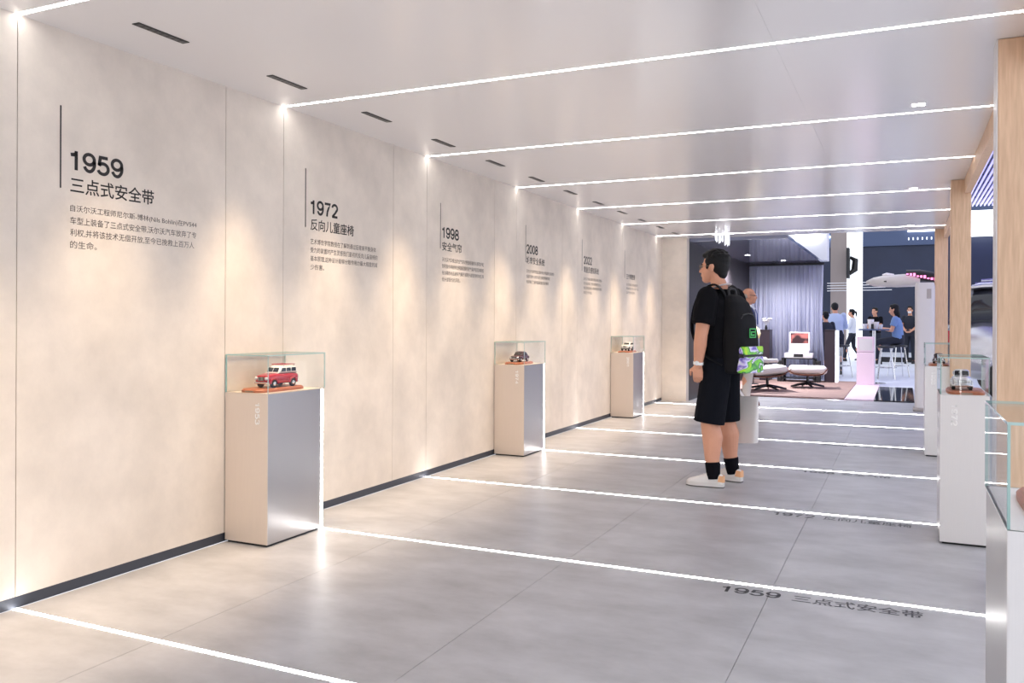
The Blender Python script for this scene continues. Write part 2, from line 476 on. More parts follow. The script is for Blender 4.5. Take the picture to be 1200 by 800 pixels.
# slot lamps beside the left wall
slots = [2.77 + 0.851 * k for k in range(-3, 12)]
n_vis = 0
for k, y in enumerate(slots):
    lab = 'short black slot lamp in the ceiling along the left wall, '
    if y < 2.5: lab += ['furthest behind', 'a little behind', 'just behind'][k] + ' the camera'
    else: lab += ORD[n_vis] + ' in view'; n_vis += 1
    t = thing('slot_lamp', lab, 'ceiling lamp', (-3.02, y, H), 0, 'slot lamps along the left wall')
    MB().box(-0.021, 0.021, -0.142, 0.142, -0.003, 0.003).build('bezel', 'slot_black', t)
    for q in range(8):
        yy = -0.119 + q * 0.034
        MB().box(-0.013, 0.013, yy - 0.013, yy + 0.013, -0.0036, -0.003).build('baffle', 'black_satin', t)
    li = bpy.data.lights.new('slot_lamp_light', 'SPOT')
    li.energy = SPOT_W * (1.0 if (k % 2) == 0 else 0.8)
    li.color = (1.0, 0.77, 0.52); li.spot_size = R(58); li.spot_blend = 1.0; li.shadow_soft_size = 0.13
    lo = bpy.data.objects.new('slot_lamp_light', li); COL.objects.link(lo); lo.parent = t
    lo.location = (0, 0, -0.02)
    lo.rotation_euler = (0, R(4.5), 0)     # tilted a little to the wall

# small square downlights on the right
for k, y in enumerate([5.5 - 3.4, 5.5, 8.92, 12.3]):
    t = thing('downlight', 'small square recessed downlight near the right edge of the ceiling, ' + ['just above the camera', 'nearest in view', 'second in view', 'third in view'][k],
              'downlight', (0.07, y, H), 0, 'downlights on the right of the ceiling')
    m = MB(); m.box(-0.045, 0.045, -0.045, -0.034, -0.004, 0.0); m.box(-0.045, 0.045, 0.034, 0.045, -0.004, 0.0)
    m.box(-0.045, -0.034, -0.034, 0.034, -0.004, 0.0); m.box(0.034, 0.045, -0.034, 0.034, -0.004, 0.0)
    m.build('frame', 'white_trim', t)
    MB().box(-0.034, 0.034, -0.034, 0.034, -0.002, 0.0).build('lens', 'downlight_lens', t)

# oak columns and header beam on the open right side
for k, (y, lab) in enumerate([(4.38, 'wide at the right edge of the picture'), (8.54, 'beyond the silver toy car'), (12.93, 'beside the white kiosk')]):
    t = thing('oak_column', 'square pale oak column, ' + lab, 'column', (0.45, y + 0.08, 0), 0, 'oak columns')
    MB().rbox(-0.072, 0.085, -0.08, 0.08, 0, H - 0.001, 0.004, 1).build('shaft', 'oak', t)
    MB().box(-0.076, -0.072, -0.078, 0.078, 0, H - 0.001).build('edge_trim', 'kiosk_white' if k == 0 else 'oak', t)
o = MB().box(XR, XR + 0.055, 4.55, YC, H - 0.125, H + 0.1).build('header_beam', 'oak')
tag(o, 'long pale oak beam edging the ceiling between the oak columns', 'beam')
o = MB().box(XR, XR + 0.055, -3.0, 4.37, H - 0.125, H + 0.1).build('header_beam', 'oak')
tag(o, 'oak beam edging the ceiling on the camera side of the widest column', 'beam')

# ------------------------------------------------------------------ wall lettering
panels = [
 (2.60, 2.551, '1959', '三点式安全带', 0.465, ['自沃尔沃工程师尼尔斯-博林(Nils Bohlin)在PV544', '车型上装备了三点式安全带,沃尔沃汽车放弃了专', '利权,并将该技术无偿开放,至今已挽救上百万人', '的生命。']),
 (4.288, 4.238, '1972', '反向儿童座椅', 0.46, ['艺术博世学院教授在了解到通过后背来平衡身体', '受力的装置时产生灵感我们最初的反向儿童座椅的', '基本原理,这种设计能够分散作用力最大程度的减', '少伤害。']),
 (5.956, 5.927, '1998', '安全气帘', 0.33, ['沃尔沃汽车推出安全气帘对侧面碰撞的头部防护起', '到积极作用能够在侧面碰撞时充气保护前后排乘客', '在25毫秒内迅速充气展开减轻头部受到的冲击,降', '低头部受伤的风险。']),
 (7.637, 7.615, '2008', '城市安全系统', 0.46, ['沃尔沃汽车率先推出城市安全系统能够主动避免', '低速行驶中,与前车发生追尾的碰撞事故', '有效降低了,城市道路碰撞发生的概率']),
 (9.278, 9.221, '2022', '驾驶员感知系统', 0.53, ['沃尔沃汽车推出驾驶员感知系统通过摄像头', '及方向盘的感应了解驾驶者的疲劳及分心', '情况,及时主动地介入帮助驾驶者减少事故', '的发生,守护安全。']),
 (10.944, 10.865, None, '三个零愿景', 0.40, ['沃尔沃汽车致力于实现零碰撞零伤亡', '零排放的愿景,守护每一位用户与家人', '让出行更加安全,可持续。']),
]
XV = XW + 0.0008
for k, (y0, yr, year, title, tw, body) in enumerate(panels):
    if year: lab = 'black wall lettering headed %s, ' % year + ['nearest the camera above left of the red toy wagon', 'right of and above the red toy wagon', 'just left of the middle left pedestal', 'above and right of the maroon toy car', 'just left of the furthest left pedestal'][k]
    else: lab = 'furthest wall lettering, a short title without a year over small text'
    t = thing('wall_lettering', lab, 'lettering', (XV, y0, 0), 0, 'timeline lettering on the left wall')
    MB().box(0, 0.0012, yr - y0 - 0.0032, yr - y0 + 0.0032, 1.80, 2.165).build('rule_line', 'vinyl_black', t)
    fy = (0, 1, 0); fz = (0, 0, 1)
    if year: text_obj('year_number', year, 'vinyl_black', ((0, 0.0, 1.886), fy, fz), t, 0.283, 0.094, 0.022)
    text_obj('title_text', title, 'vinyl_black', ((0, 0.0, 1.786), fy, fz), t, tw, 0.074, 0.011)
    for q, ln in enumerate(body):
        full = sum(0.55 if ord(c) < 128 else 1.0 for c in ln)
        text_obj('body_line', ln, 'vinyl_grey', ((0, 0.0, 1.698 - q * 0.0535), fy, fz), t, min(0.745, full * 0.0345), 0.0345, 0.0)
# floor lettering
for k, (year, title, w1, w2) in enumerate([('1959', '三点式安全带', 0.26, 0.52), ('1972', '反向儿童座椅', 0.25, 0.5), ('1998', '安全气帘', 0.25, 0.36),
                                           ('2008', '城市安全系统', 0.25, 0.5), ('2022', '驾驶员感知系统', 0.25, 0.56)]):
    y = 4.03 + PITCH * k
    t = thing('floor_lettering', 'dark floor lettering beginning %s, ' % year + ['nearest the camera', 'second nearest, by the pale 1972 pedestal', 'third nearest, level with the white sneakers', 'fourth nearest, beyond the white sneakers', 'furthest away, near the end of the floor'][k], 'lettering', (-0.755, y - 0.155, 0.0006), 0, 'timeline lettering on the floor')
    text_obj('year_number', year, 'vinyl_floor', ((0, 0.0, 0), (1, 0, 0), (0, 1, 0)), t, w1, 0.088, 0.02)
    text_obj('title_text', title, 'vinyl_floor_grey', ((w1 + 0.05, -0.004, 0), (1, 0, 0), (0, 1, 0)), t, w2, 0.092, 0.012)

# ------------------------------------------------------------------ pedestals with glass cases
PH = 0.822; GH = 1.03
def pedestal(x0, x1, yb, year, lab, caselab, left=True):
    """yb: y of the light line at its back; depth 0.475"""
    y0 = yb - 0.475; y1 = yb - 0.02
    t = thing('pedestal', lab, 'pedestal', ((x0 + x1) / 2, (y0 + y1) / 2, 0), 0, 'museum pedestals')
    w = (x1 - x0) / 2; d = (y1 - y0) / 2
    MB().box(-w + 0.012, w - 0.012, -d + 0.012, d - 0.004, 0, 0.03).build('plinth', 'ped_dark', t)
    MB().box(-w + 0.004, w - 0.004, -d + 0.004, d, 0.012, PH - 0.004).build('core', 'ped_dark', t)
    MB().rbox(-w, w, -d, -d + 0.004, 0.012, PH - 0.002, 0.001, 1).build('front_panel', 'ped_face' if left else 'ped_face_lit', t)
    MB().rbox(w - 0.004, w, -d + 0.0042, d, 0.012, PH - 0.002, 0.001, 1).build('side_panel', 'ped_metal', t)
    MB().rbox(-w, -w + 0.004, -d + 0.0042, d, 0.012, PH - 0.002, 0.001, 1).build('side_panel', 'ped_metal', t)
    MB().rbox(-w, w, -d, d + 0.04, PH - 0.004, PH, 0.001, 1).build('top_panel', 'ped_face' if left else 'ped_face_lit', t)
    MB().box(w - 0.012, w, d, d + 0.022, 0.002, PH - 0.006).build('light_strip', 'strip', t)
    xt = w * 0.42 if left else -w * 0.55
    text_obj('year_number', year, 'vinyl_white', ((xt, -d - 0.0006, PH - 0.05), (0, 0, -1), (1, 0, 0)), t, 0.118, 0.032, 0.03, 'white year number set sideways')
    g = thing('glass_case', caselab, 'glass case', ((x0 + x1) / 2, (y0 + y1) / 2, PH), 0, 'glass display cases')
    th = 0.006; hh = GH - PH; yb2 = d + 0.04
    def pane(X0, X1, Y0, Y1, Z0, Z1, thin):
        m = MB(); m.box(X0, X1, Y0, Y1, Z0, Z1)
        big = {'x': (3, 5), 'y': (2, 4), 'z': (0, 1)}[thin]
        m.m = [0 if i in big else 1 for i in range(6)]
        m.build('pane', ['glass', 'glass_edge'], g)
    pane(-w, w, -d, -d + th, 0, hh - th, 'y'); pane(-w, w, yb2 - th, yb2, 0, hh - th, 'y')
    pane(-w, -w + th, -d + th, yb2 - th, 0, hh - th, 'x'); pane(w - th, w, -d + th, yb2 - th, 0, hh - th, 'x')
    pane(-w, w, -d, yb2, hh - th, hh, 'z')
    return (x0 + x1) / 2, (y0 + y1) / 2
pc = {}
pc['a'] = pedestal(-3.386, -3.09, LINES[3], '1953', 'tall metal pedestal marked 1953 on the left, nearest the camera', 'glass case over the red and white toy wagon')
pc['b'] = pedestal(-3.386, -3.09, LINES[5], '1974', 'tall metal pedestal marked 1974, middle one along the left wall', 'glass case over the dark maroon toy car')
pc['c'] = pedestal(-3.386, -3.09, LINES[7], '2001', 'tall metal pedestal furthest along the left wall', 'glass case over the white toy car by the far corner')
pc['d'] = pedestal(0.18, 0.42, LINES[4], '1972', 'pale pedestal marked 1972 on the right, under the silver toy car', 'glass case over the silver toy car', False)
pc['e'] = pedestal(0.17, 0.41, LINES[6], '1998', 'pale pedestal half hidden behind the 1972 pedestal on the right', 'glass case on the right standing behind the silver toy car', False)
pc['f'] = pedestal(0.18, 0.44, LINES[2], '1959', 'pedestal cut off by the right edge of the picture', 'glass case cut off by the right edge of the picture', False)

# ------------------------------------------------------------------ toy cars on wooden bases
def sect(y, hw, zl, zh, n=16, p=4.0, x0=0.0):
    cz = (zl + zh) / 2; hz = (zh - zl) / 2; out = []
    for k in range(n):
        a = 2 * PI * (k + 0.5) / n; c, s_ = math.cos(a), math.sin(a)
        out.append((x0 + hw * math.copysign(abs(c) ** (2 / p), c), y, cz + hz * math.copysign(abs(s_) ** (2 / p), s_)))
    return out
def base_board(x, y, lab, w=0.17, d=0.36, z=PH):
    t = thing('wooden_base', lab, 'display base', (x, y, z), 0, 'wooden car bases')
    m = MB(); out = []
    for zz, g in ((0, 0.0), (0.012, 0.0), (0.02, -0.008)):
        ring = []
        for k in range(24):
            a = 2 * PI * (k + 0.5) / 24; c, s_ = math.cos(a), math.sin(a)
            ring.append(((w / 2 + g) * math.copysign(abs(c) ** 0.4, c), (d / 2 + g) * math.copysign(abs(s_) ** 0.4, s_), zz))
        out.append(ring)
    m.loft(out); m.build('board', 'cherry', t, True)
    MB().rbox(-0.028, 0.028, -d / 2 - 0.0012, -d / 2 + 0.004, 0.003, 0.01, 0.0005, 1).build('name_plate', 'frame_metal', t)
    return z + 0.02
def toy_car(x, y, z, kind, lab, L=0.25):
    """faces -y (local), stands on z"""
    t = thing('toy_car', lab, 'toy car', (x, y, z), 0, 'toy cars in glass cases')
    s = L / 0.25
    paint = {'wagon': 'red_paint', 'sedan': 'maroon_paint', 'suv': 'cream_paint', 'round': 'silver'}[kind]
    top = {'wagon': 'cream_paint', 'sedan': 'maroon_paint', 'suv': 'cream_paint', 'round': 'silver'}[kind]
    S = lambda v: v * s
    # lower body
    prof = {'wagon': [(-.125, .036, .026, .052), (-.118, .044, .02, .066), (-.09, .047, .018, .072), (-.045, .049, .018, .076), (0, .050, .018, .074), (.06, .050, .018, .074), (.11, .048, .02, .072), (.122, .042, .026, .066)],
            'sedan': [(-.125, .040, .022, .050), (-.118, .047, .018, .056), (-.05, .050, .016, .060), (.03, .050, .016, .062), (.1, .049, .018, .060), (.122, .045, .022, .056)],
            'suv': [(-.12, .042, .03, .062), (-.112, .048, .024, .072), (-.05, .05, .022, .076), (.04, .05, .022, .078), (.1, .049, .024, .076), (.118, .045, .03, .07)],
            'round': [(-.125, .030, .026, .052), (-.116, .042, .02, .064), (-.09, .047, .018, .074), (-.045, .050, .018, .08), (.02, .050, .018, .076), (.08, .047, .018, .07), (.115, .038, .022, .056), (.125, .024, .03, .044)]}[kind]
    MB().loft([[(S(a), S(b), S(c)) for a, b, c in sect(q[0], q[1], q[2], q[3])] for q in prof]).build('body', paint, t, True)
    cab = {'wagon': [(-.040, .040, .070, .078), (-.022, .042, .070, .104), (-.005, .043, .070, .112), (.06, .043, .070, .113), (.105, .042, .070, .109), (.118, .040, .07, .082)],
           'sedan': [(-.045, .041, .056, .062), (-.015, .040, .056, .09), (.0, .039, .056, .096), (.05, .039, .056, .096), (.075, .039, .056, .088), (.1, .04, .056, .062)],
           'suv': [(-.045, .044, .07, .078), (-.02, .043, .07, .104), (-.005, .043, .07, .11), (.08, .043, .07, .11), (.108, .042, .07, .1), (.116, .042, .07, .078)],
           'round': [(-.04, .040, .07, .08), (-.018, .040, .07, .106), (0, .040, .07, .113), (.035, .039, .07, .11), (.08, .036, .06, .088), (.115, .028, .05, .056)]}[kind]
    MB().loft([[(S(a), S(b), S(c)) for a, b, c in sect(q[0], q[1], q[2], q[3], p=3.4)] for q in cab]).build('cabin', top, t, True)
    zt = max(q[3] for q in cab); zb = cab[0][2] + 0.012
    wins = {'wagon': [(-.018, .018), (.024, .058), (.064, .1)], 'sedan': [(-.018, .022), (.028, .068)], 'suv': [(-.018, .02), (.026, .064), (.07, .1)], 'round': [(-.014, .02), (.026, .06)]}[kind]
    for sx in (-1, 1):
        for i, (a, b) in enumerate(wins):
            sl = 0.008 if i == 0 else 0.001
            hw = max(q[1] for q in cab)
            zt2 = zt - 0.012 - (0.006 if kind == 'round' and i == 1 else 0)
            MB().prism([(S(a), S(zb)), (S(b), S(zb)), (S(b - 0.002), S(zt2)), (S(a + sl), S(zt2))], S(sx * (hw - 0.004)), S(sx * (hw + 0.0012)), 'x').build('side_window', 'window_dark', t)
    f0, f1 = cab[0], cab[1]
    for yy, sg in ((cab[0], 1), (cab[-1], -1)):
        pass
    d = Vector((0, f1[0] - f0[0], f1[3] - f0[3])).normalized(); nrm = Vector((0, -d.z, d.y))
    def wpt(xx, tt, o):
        p = Vector((0, f0[0], f0[3])).lerp(Vector((0, f1[0], f1[3])), tt) + nrm * o
        return (S(xx), S(p.y), S(p.z))
    halves = [(-.036, -.002), (.002, .036)] if kind in ('wagon', 'round') else [(-.036, .036)]
    for a, b in halves:
        MB().add([wpt(a, .08, .0015), wpt(b, .08, .0015), wpt(b * .94, .92, .0015), wpt(a * .94, .92, .0015), wpt(a, .08, -.004), wpt(b, .08, -.004), wpt(b * .94, .92, -.004), wpt(a * .94, .92, -.004)],
                 [(0, 1, 2, 3), (7, 6, 5, 4), (0, 4, 5, 1), (1, 5, 6, 2), (2, 6, 7, 3), (3, 7, 4, 0)]).build('windscreen', 'window_dark', t)
    # wheels with hubcaps
    for sx in (-1, 1):
        for wyy in (-.078, .072):
            w = obj('wheel', MB().lathe([(S(.010), S(sx * .034)), (S(.019), S(sx * .034)), (S(.0215), S(sx * .037)), (S(.0215), S(sx * .049)), (S(.018), S(sx * .052)), (S(.012), S(sx * .051))], (0, S(wyy), S(.0215)), 20, 0, 'x').mesh('wheel', 'tyre', True), t)
            MB().lathe([(S(.001), S(sx * .0515)), (S(.011), S(sx * .0515)), (S(.008), S(sx * .0545)), (S(.002), S(sx * .0555))], (0, S(wyy), S(.0215)), 16, 0, 'x').build('hubcap', 'chrome' if kind != 'suv' else 'silver', w, True)
            if kind in ('wagon', 'round', 'suv'):
                m = MB(); pts = []
                for q in range(9):
                    a = PI * q / 8; pts.append((S(sx * .047), S(wyy + .028 * math.cos(a)), S(.0215 + .027 * math.sin(a))))
                m.tube(pts, S(.006), 8); m.build('fender', paint if kind != 'suv' else 'black', t, True)
    # bumpers, lamps, grille
    yb = prof[0][0]; yr = prof[-1][0]
    for yy, sg in ((yb, -1), (yr, 1)):
        pts = [(S(-.046), S(yy - sg * .010), S(.027)), (S(-.036), S(yy + sg * .004), S(.027)), (S(0), S(yy + sg * .007), S(.027)), (S(.036), S(yy + sg * .004), S(.027)), (S(.046), S(yy - sg * .010), S(.027))]
        MB().tube(pts, S(.0048), 8).build('bumper', 'black' if kind == 'suv' else 'chrome', t, True)
    zl = {'wagon': .050, 'sedan': .042, 'suv': .056, 'round': .050}[kind]
    for sx in (-1, 1):
        MB().lathe([(S(.0085), S(yb + .008)), (S(.0085), S(yb - .002)), (S(.006), S(yb - .005)), (S(.001), S(yb - .006))], (S(sx * .033), 0, S(zl)), 16, 0, 'y').build('headlamp', 'headlamp', t, True)
        MB().lathe([(S(.005), S(yr - .006)), (S(.005), S(yr + .001)), (S(.001), S(yr + .003))], (S(sx * .036), 0, S(zl)), 12, 0, 'y').build('tail_lamp', 'red_paint', t, True)
    g = MB().rbox(S(-.020), S(.020), S(yb - .004), S(yb + .004), S(zl - .012), S(zl + .008), S(.003), 2).build('grille', 'slot_black', t)
    for q in range(5):
        MB().box(S(-.016 + q * .008 - .001), S(-.016 + q * .008 + .001), S(yb - .0055), S(yb - .003), S(zl - .011), S(zl + .007)).build('grille_bar', 'chrome', g)
    if kind == 'wagon':
        r = obj('roof_rack', MB().tube([(S(-.036), S(-.002), S(.119)), (S(-.036), S(.1), S(.119))], S(.0017), 6).tube([(S(.036), S(-.002), S(.119)), (S(.036), S(.1), S(.119))], S(.0017), 6).mesh('roof_rack', 'red_paint'), t)
        for q in range(7):
            yy = q * .0165
            MB().box(S(-.037), S(.037), S(yy - .002), S(yy + .002), S(.1165), S(.1195)).build('rack_slat', 'red_paint', r)
        for sx in (-1, 1):
            for yy in (.008, .09): MB().box(S(sx * .036 - .0015), S(sx * .036 + .0015), S(yy - .0015), S(yy + .0015), S(.108), S(.119)).build('rack_post', 'chrome', r)
    return t
x, y = pc['a']; z = base_board(x, y - 0.01, 'cherry wood base under the red and white toy wagon', 0.17, 0.39)
toy_car(x + 0.01, y + 0.01, z, 'wagon', 'red toy station wagon with white upper body and roof rack', 0.265)
x, y = pc['b']; z = base_board(x, y - 0.01, 'cherry wood base under the dark maroon toy car', 0.17, 0.36)
toy_car(x, y, z, 'sedan', 'dark maroon toy car with chrome bumpers on the middle left pedestal', 0.25)
x, y = pc['c']; z = base_board(x, y - 0.01, 'cherry wood base under the white toy car', 0.17, 0.36)
toy_car(x, y, z, 'suv', 'white toy car with dark windows on the furthest left pedestal', 0.25)
x, y = pc['d']; z = base_board(x + 0.014, y, 'cherry wood base under the silver toy car', 0.19, 0.36)
toy_car(x - 0.005, y, z, 'round', 'rounded silver toy car facing the camera on the right', 0.25)
x, y = pc['e']; z = base_board(x, y, 'cherry wood base in the glass case behind the silver toy car', 0.17, 0.36)
toy_car(x, y, z, 'sedan', 'dark toy car on the right pedestal behind the silver toy car', 0.24)
x, y = pc['f']; z = base_board(x + 0.02, y + 0.02, 'cherry wood base in the case cut off by the picture edge', 0.2, 0.36)
toy_car(x + 0.03, y + 0.02, z, 'round', 'toy car in the case cut off by the picture edge', 0.25)
# ------------------------------------------------------------------ lounge beyond the corridor
o = struct(MB().box(-3.16, -3.012, YE + 0.162, 18.75, 0, 3.0).build('wall_lounge', 'dark_wall'))
# crystal pendant hanging at the end of the ceiling
t = thing('crystal_pendant', 'cluster of clear hanging crystal rods above the man in shorts', 'pendant lamp', (-2.40, 12.55, H))
MB().rbox(-0.16, 0.14, -0.05, 0.05, -0.012, -0.001, 0.003, 1).build('mount', 'chrome', t)
for k in range(18):
    a = random.uniform(-0.14, 0.12); b = random.uniform(-0.04, 0.04); ln = random.uniform(0.05, 0.1) + 0.09 * max(0, (a + 0.14) / 0.26)
    MB().tube([(a, b, -0.01), (a + 0.002, b, -ln), (a, b, -ln - 0.02)], [0.006, 0.007, 0.001], 6).build('crystal', 'crystal', t)

lc = struct(MB().box(-3.012, -1.56, YC + 0.02, 18.72, 2.45, 2.5).build('ceiling_lounge', 'lounge_ceiling'))
for k, (x, y) in enumerate([(-2.62, 15.9), (-2.2, 17.6)]):
    t = thing('lounge_downlight', 'small round downlight in the lounge ceiling, ' + ['above the businessman', 'nearer to the curtain'][k], 'downlight', (x, y, 2.45), 0, 'lounge downlights')
    MB().lathe([(0.06, 0), (0.06, -0.006), (0.045, -0.006)], seg=20).build('ring', 'white_trim', t)
    MB().lathe([(0.001, -0.007), (0.045, -0.007), (0.045, -0.004)], seg=20).build('lens', 'downlight_lens', t)
    li = bpy.data.lights.new('lounge_downlight_light', 'SPOT'); li.energy = (520, 80)[k]; li.spot_size = R(150); li.spot_blend = 0.8; li.shadow_soft_size = 0.05; li.color = (0.95, 0.95, 1.0)
    lo = bpy.data.objects.new('lounge_downlight_light', li); COL.objects.link(lo); lo.parent = t; lo.location = (0, 0, -0.02)
t = thing('white_curtain', 'tall sheer white pleated curtain at the back of the lounge', 'curtain', (-2.3, 18.5, 0))
m = MB(); n = 220; top = []; bot = []
vs = []; fs = []
for k in range(n + 1):
    u = k / n
    x = -0.72 + u * 1.5
    yy = 0.035 * math.sin(u * 2 * PI * 17) + 0.018 * math.sin(u * 2 * PI * 41 + 1.3) + 0.012 * math.sin(u * 97)
    vs += [(x, yy * 0.6, 2.40), (x + 0.02 * math.sin(u * 30), yy * 1.15, 1.2), (x + (0.035 if u > 0.9 else 0), yy * 1.5, 0.03)]
for k in range(n):
    for q in range(2): a = 3 * k + q; fs.append((a, a + 1, a + 4, a + 3))
m.add(vs, fs); c = m.build('fabric', 'curtain', t, True); c.modifiers.new('thickness', 'SOLIDIFY').thickness = 0.004
for p in c.data.polygons: p.use_smooth = True
MB().box(-0.74, 0.8, -0.03, 0.03, 2.405, 2.448).build('curtain_track', 'black', t)
rg = MB().box(-3.01, -0.86, 14.25, 18.4, 0.0, 0.025).build('lounge_rug', 'rug'); tag(rg, 'pinkish brown rug under the lounge chairs', 'rug')
o = MB().box(-0.85, -0.43, 14.2, 17.95, 0.0, 0.02).build('floor_light_patch', 'pink_white'); tag(o, 'pale pink patch of light painted on the floor, leading to the pink pedestal', 'light patch')  # thin slab coloured as a pinkish patch of light on the floor
o = MB().box(-0.425, 0.14, 14.2, 17.2, 0.0, 0.02).build('black_floor_panel', 'black_gloss'); tag(o, 'glossy black floor panel beside the pink pedestal', 'floor panel')
struct(MB().box(-12, 14, YC + 1.2, 44, -0.1, -0.004).build('floor_hall', 'hall_floor'))
struct(MB().box(1.2, 14, -6, YC + 1.2, -0.1, -0.004).build('floor_aisle', 'hall_floor'))
# white bulkhead right of the lounge ceiling
struct(MB().box(-2.3, -1.47, 18.8, 19.3, 2.52, 3.9).build('wall_bulkhead', 'white_trim'))
o = MB().box(-2.1, -1.62, 18.7, 18.798, 2.92, 3.2).build('ceiling_light_box', 'panel_white'); tag(o, 'slanting bright light panel above the curtain corner', 'light panel')
for k in range(3):
    o = MB().box(-3.02 + k * 0.1, -2.94 + k * 0.1, 37.82, 37.9, 4.86 - k * 0.1, 4.93 - k * 0.1).build('blue_spot', 'blue_led'); tag(o, 'small blue-white spotlight in the dark, ' + ['top', 'middle', 'lowest'][k] + ' of three', 'spotlight', 'blue spotlights')

# dark cabinets
def cabinet(x, y, w, h, lab, strip=False):
    t = thing('slim_cabinet', lab, 'cabinet', (x, y, 0.025))
    MB().rbox(-w / 2, w / 2, -0.2, 0.2, 0.0, h, 0.004, 1).build('body', 'dark_wood', t)
    MB().rbox(-w / 2 - 0.004, w / 2 + 0.004, -0.205, 0.2, h, h + 0.015, 0.003, 1).build('top', 'dark_wood', t)
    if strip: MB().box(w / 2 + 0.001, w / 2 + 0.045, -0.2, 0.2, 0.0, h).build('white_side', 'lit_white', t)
cabinet(-1.345, 18.1, 0.2, 1.03, 'tall dark brown cabinet with a white side right of the curtain', True)
cabinet(-2.60, 18.1, 0.2, 1.02, 'tall dark brown cabinet left of the tiered display stand')
# flowers on the left cabinet
t = thing('flower_bunch', 'small bunch of white flowers on the left dark cabinet', 'flowers', (-2.60, 18.1, 1.06))
MB().lathe([(0.02, 0), (0.03, 0.03), (0.018, 0.08), (0.02, 0.09)], seg=14).build('vase', 'black_satin', t, True)
for k in range(9):
    a = k * 2.4; r = 0.03 + 0.008 * k
    p = (r * math.cos(a), r * math.sin(a), 0.2 + 0.03 * math.sin(k * 1.7))
    f = MB().tube([(0, 0, 0.08), (p[0] * 0.5, p[1] * 0.5, 0.14), p], 0.003, 6).build('stem', 'sole', t)
    MB().ell(p, (0.028, 0.028, 0.022), seg=10).build('bloom', 'paper', f, True)
# yellow round lamp
t = thing('yellow_globe', 'round pale yellow globe on a thin stem behind the backpack', 'lamp', (-2.63, 16.7, 0.025))
MB().lathe([(0.001, 0.83), (0.06, 0.84), (0.11, 0.89), (0.135, 0.97), (0.11, 1.05), (0.06, 1.1), (0.001, 1.11)], seg=24).build('globe', 'yellow', t, True)
MB().lathe([(0.1, 0), (0.1, 0.012), (0.012, 0.02), (0.012, 0.84)], seg=20).build('stand', 'black', t, True)

# display stand with record player and framed picture
t = thing('media_stand', 'low black framed glass stand by the curtain', 'stand', (-1.92, 17.9, 0.025))
for x in (-0.3, 0.3):
    for y in (-0.18, 0.18): MB().box(x - 0.02, x + 0.02, y - 0.02, y + 0.02, 0, 0.47).build('leg', 'black_satin', t)
for z in (0.06, 0.26, 0.455): MB().box(-0.32, 0.32, -0.2, 0.2, z, z + 0.018).build('shelf', 'black_satin', t)
for x in (-0.36, 0.36):
    o = thing('floor_speaker', 'black box speaker %s of the low glass stand' % ('left' if x < 0 else 'right'), 'speaker', (-1.92 + x * 1.02, 17.85, 0.025))
    MB().rbox(-0.04, 0.04, -0.12, 0.12, 0, 0.42, 0.005, 1).build('body', 'black', o)
    for zz in (0.12, 0.3): MB().lathe([(0.03, -0.1205), (0.03, -0.123), (0.012, -0.121)], (0, 0, zz), 16, 0, 'y').build('cone', 'black_satin', o)
t = thing('record_player', 'white tabletop player with a dark front window on the glass stand', 'record player', (-1.92, 17.88, 0.5))
MB().rbox(-0.27, 0.27, -0.16, 0.16, 0.0, 0.1, 0.012, 2).build('case', 'kiosk_white', t, True)
MB().rbox(-0.2, 0.2, -0.12, 0.12, 0.1, 0.16, 0.02, 2).build('upper_case', 'kiosk_white', t, True)
MB().rbox(-0.09, 0.09, -0.164, -0.158, 0.02, 0.085, 0.003, 1).build('front_window', 'black', t)
t = thing('picture_board', 'upright white board with a dark red picture on the player', 'picture', (-1.92, 17.92, 0.66))
MB().rbox(-0.2, 0.2, -0.012, 0.012, 0.0, 0.36, 0.004, 1).build('board', 'paper', t)
def poster():
    m = bpy.data.materials.new('poster'); m.use_nodes = True; nt = m.node_tree; p = nt.nodes['Principled BSDF']
    g = nt.nodes.new('ShaderNodeNewGeometry'); n = nt.nodes.new('ShaderNodeTexNoise'); n.inputs['Scale'].default_value = 6; n.inputs['Detail'].default_value = 1
    r = nt.nodes.new('ShaderNodeValToRGB'); r.color_ramp.elements[0].position = .45; r.color_ramp.elements[1].position = .62
    r.color_ramp.elements[0].color = (*srgb(56, 26, 34), 1); r.color_ramp.elements[1].color = (*srgb(204, 120, 112), 1)
    nt.links.new(g.outputs['Position'], n.inputs['Vector']); nt.links.new(n.outputs['Fac'], r.inputs['Fac']); nt.links.new(r.outputs[0], p.inputs['Base Color'])
    MATS['poster'] = m
poster()
MB().box(-0.17, 0.17, -0.0145, -0.012, 0.13, 0.335).build('print', 'poster', t)

# lounge chair and ottoman: bent walnut shells with white leather
def shell(name, prof, w, m, parent, th=0.016, bulge=0.03):
    """prof: (y,z) curve; w width; a dished bent-ply shell"""
    n = 10; vs = []; fs = []
    pts = catmull([(0, a, b) for a, b in prof], 5)
    for p in pts:
        for k in range(n + 1):
            u = -1 + 2 * k / n
            vs.append((u * w / 2 * (1 - 0.0 * u * u), p.y, p.z + bulge * u * u * u * u))
    for i in range(len(pts) - 1):
        for k in range(n): a = i * (n + 1) + k; fs.append((a, a + 1, a + n + 2, a + n + 1))
    o = MB().add(vs, fs).build(name, m, parent, True)
    s_ = o.modifiers.new('thickness', 'SOLIDIFY'); s_.thickness = th
    return o
def cushion(name, x0, x1, y0, y1, z0, z1, parent, rot=0, r=0.06):
    o = MB().rbox(x0, x1, y0, y1, z0, z1, r, 4).build(name, 'leather_white', parent, True); o.rotation_euler = (rot, 0, 0); return o
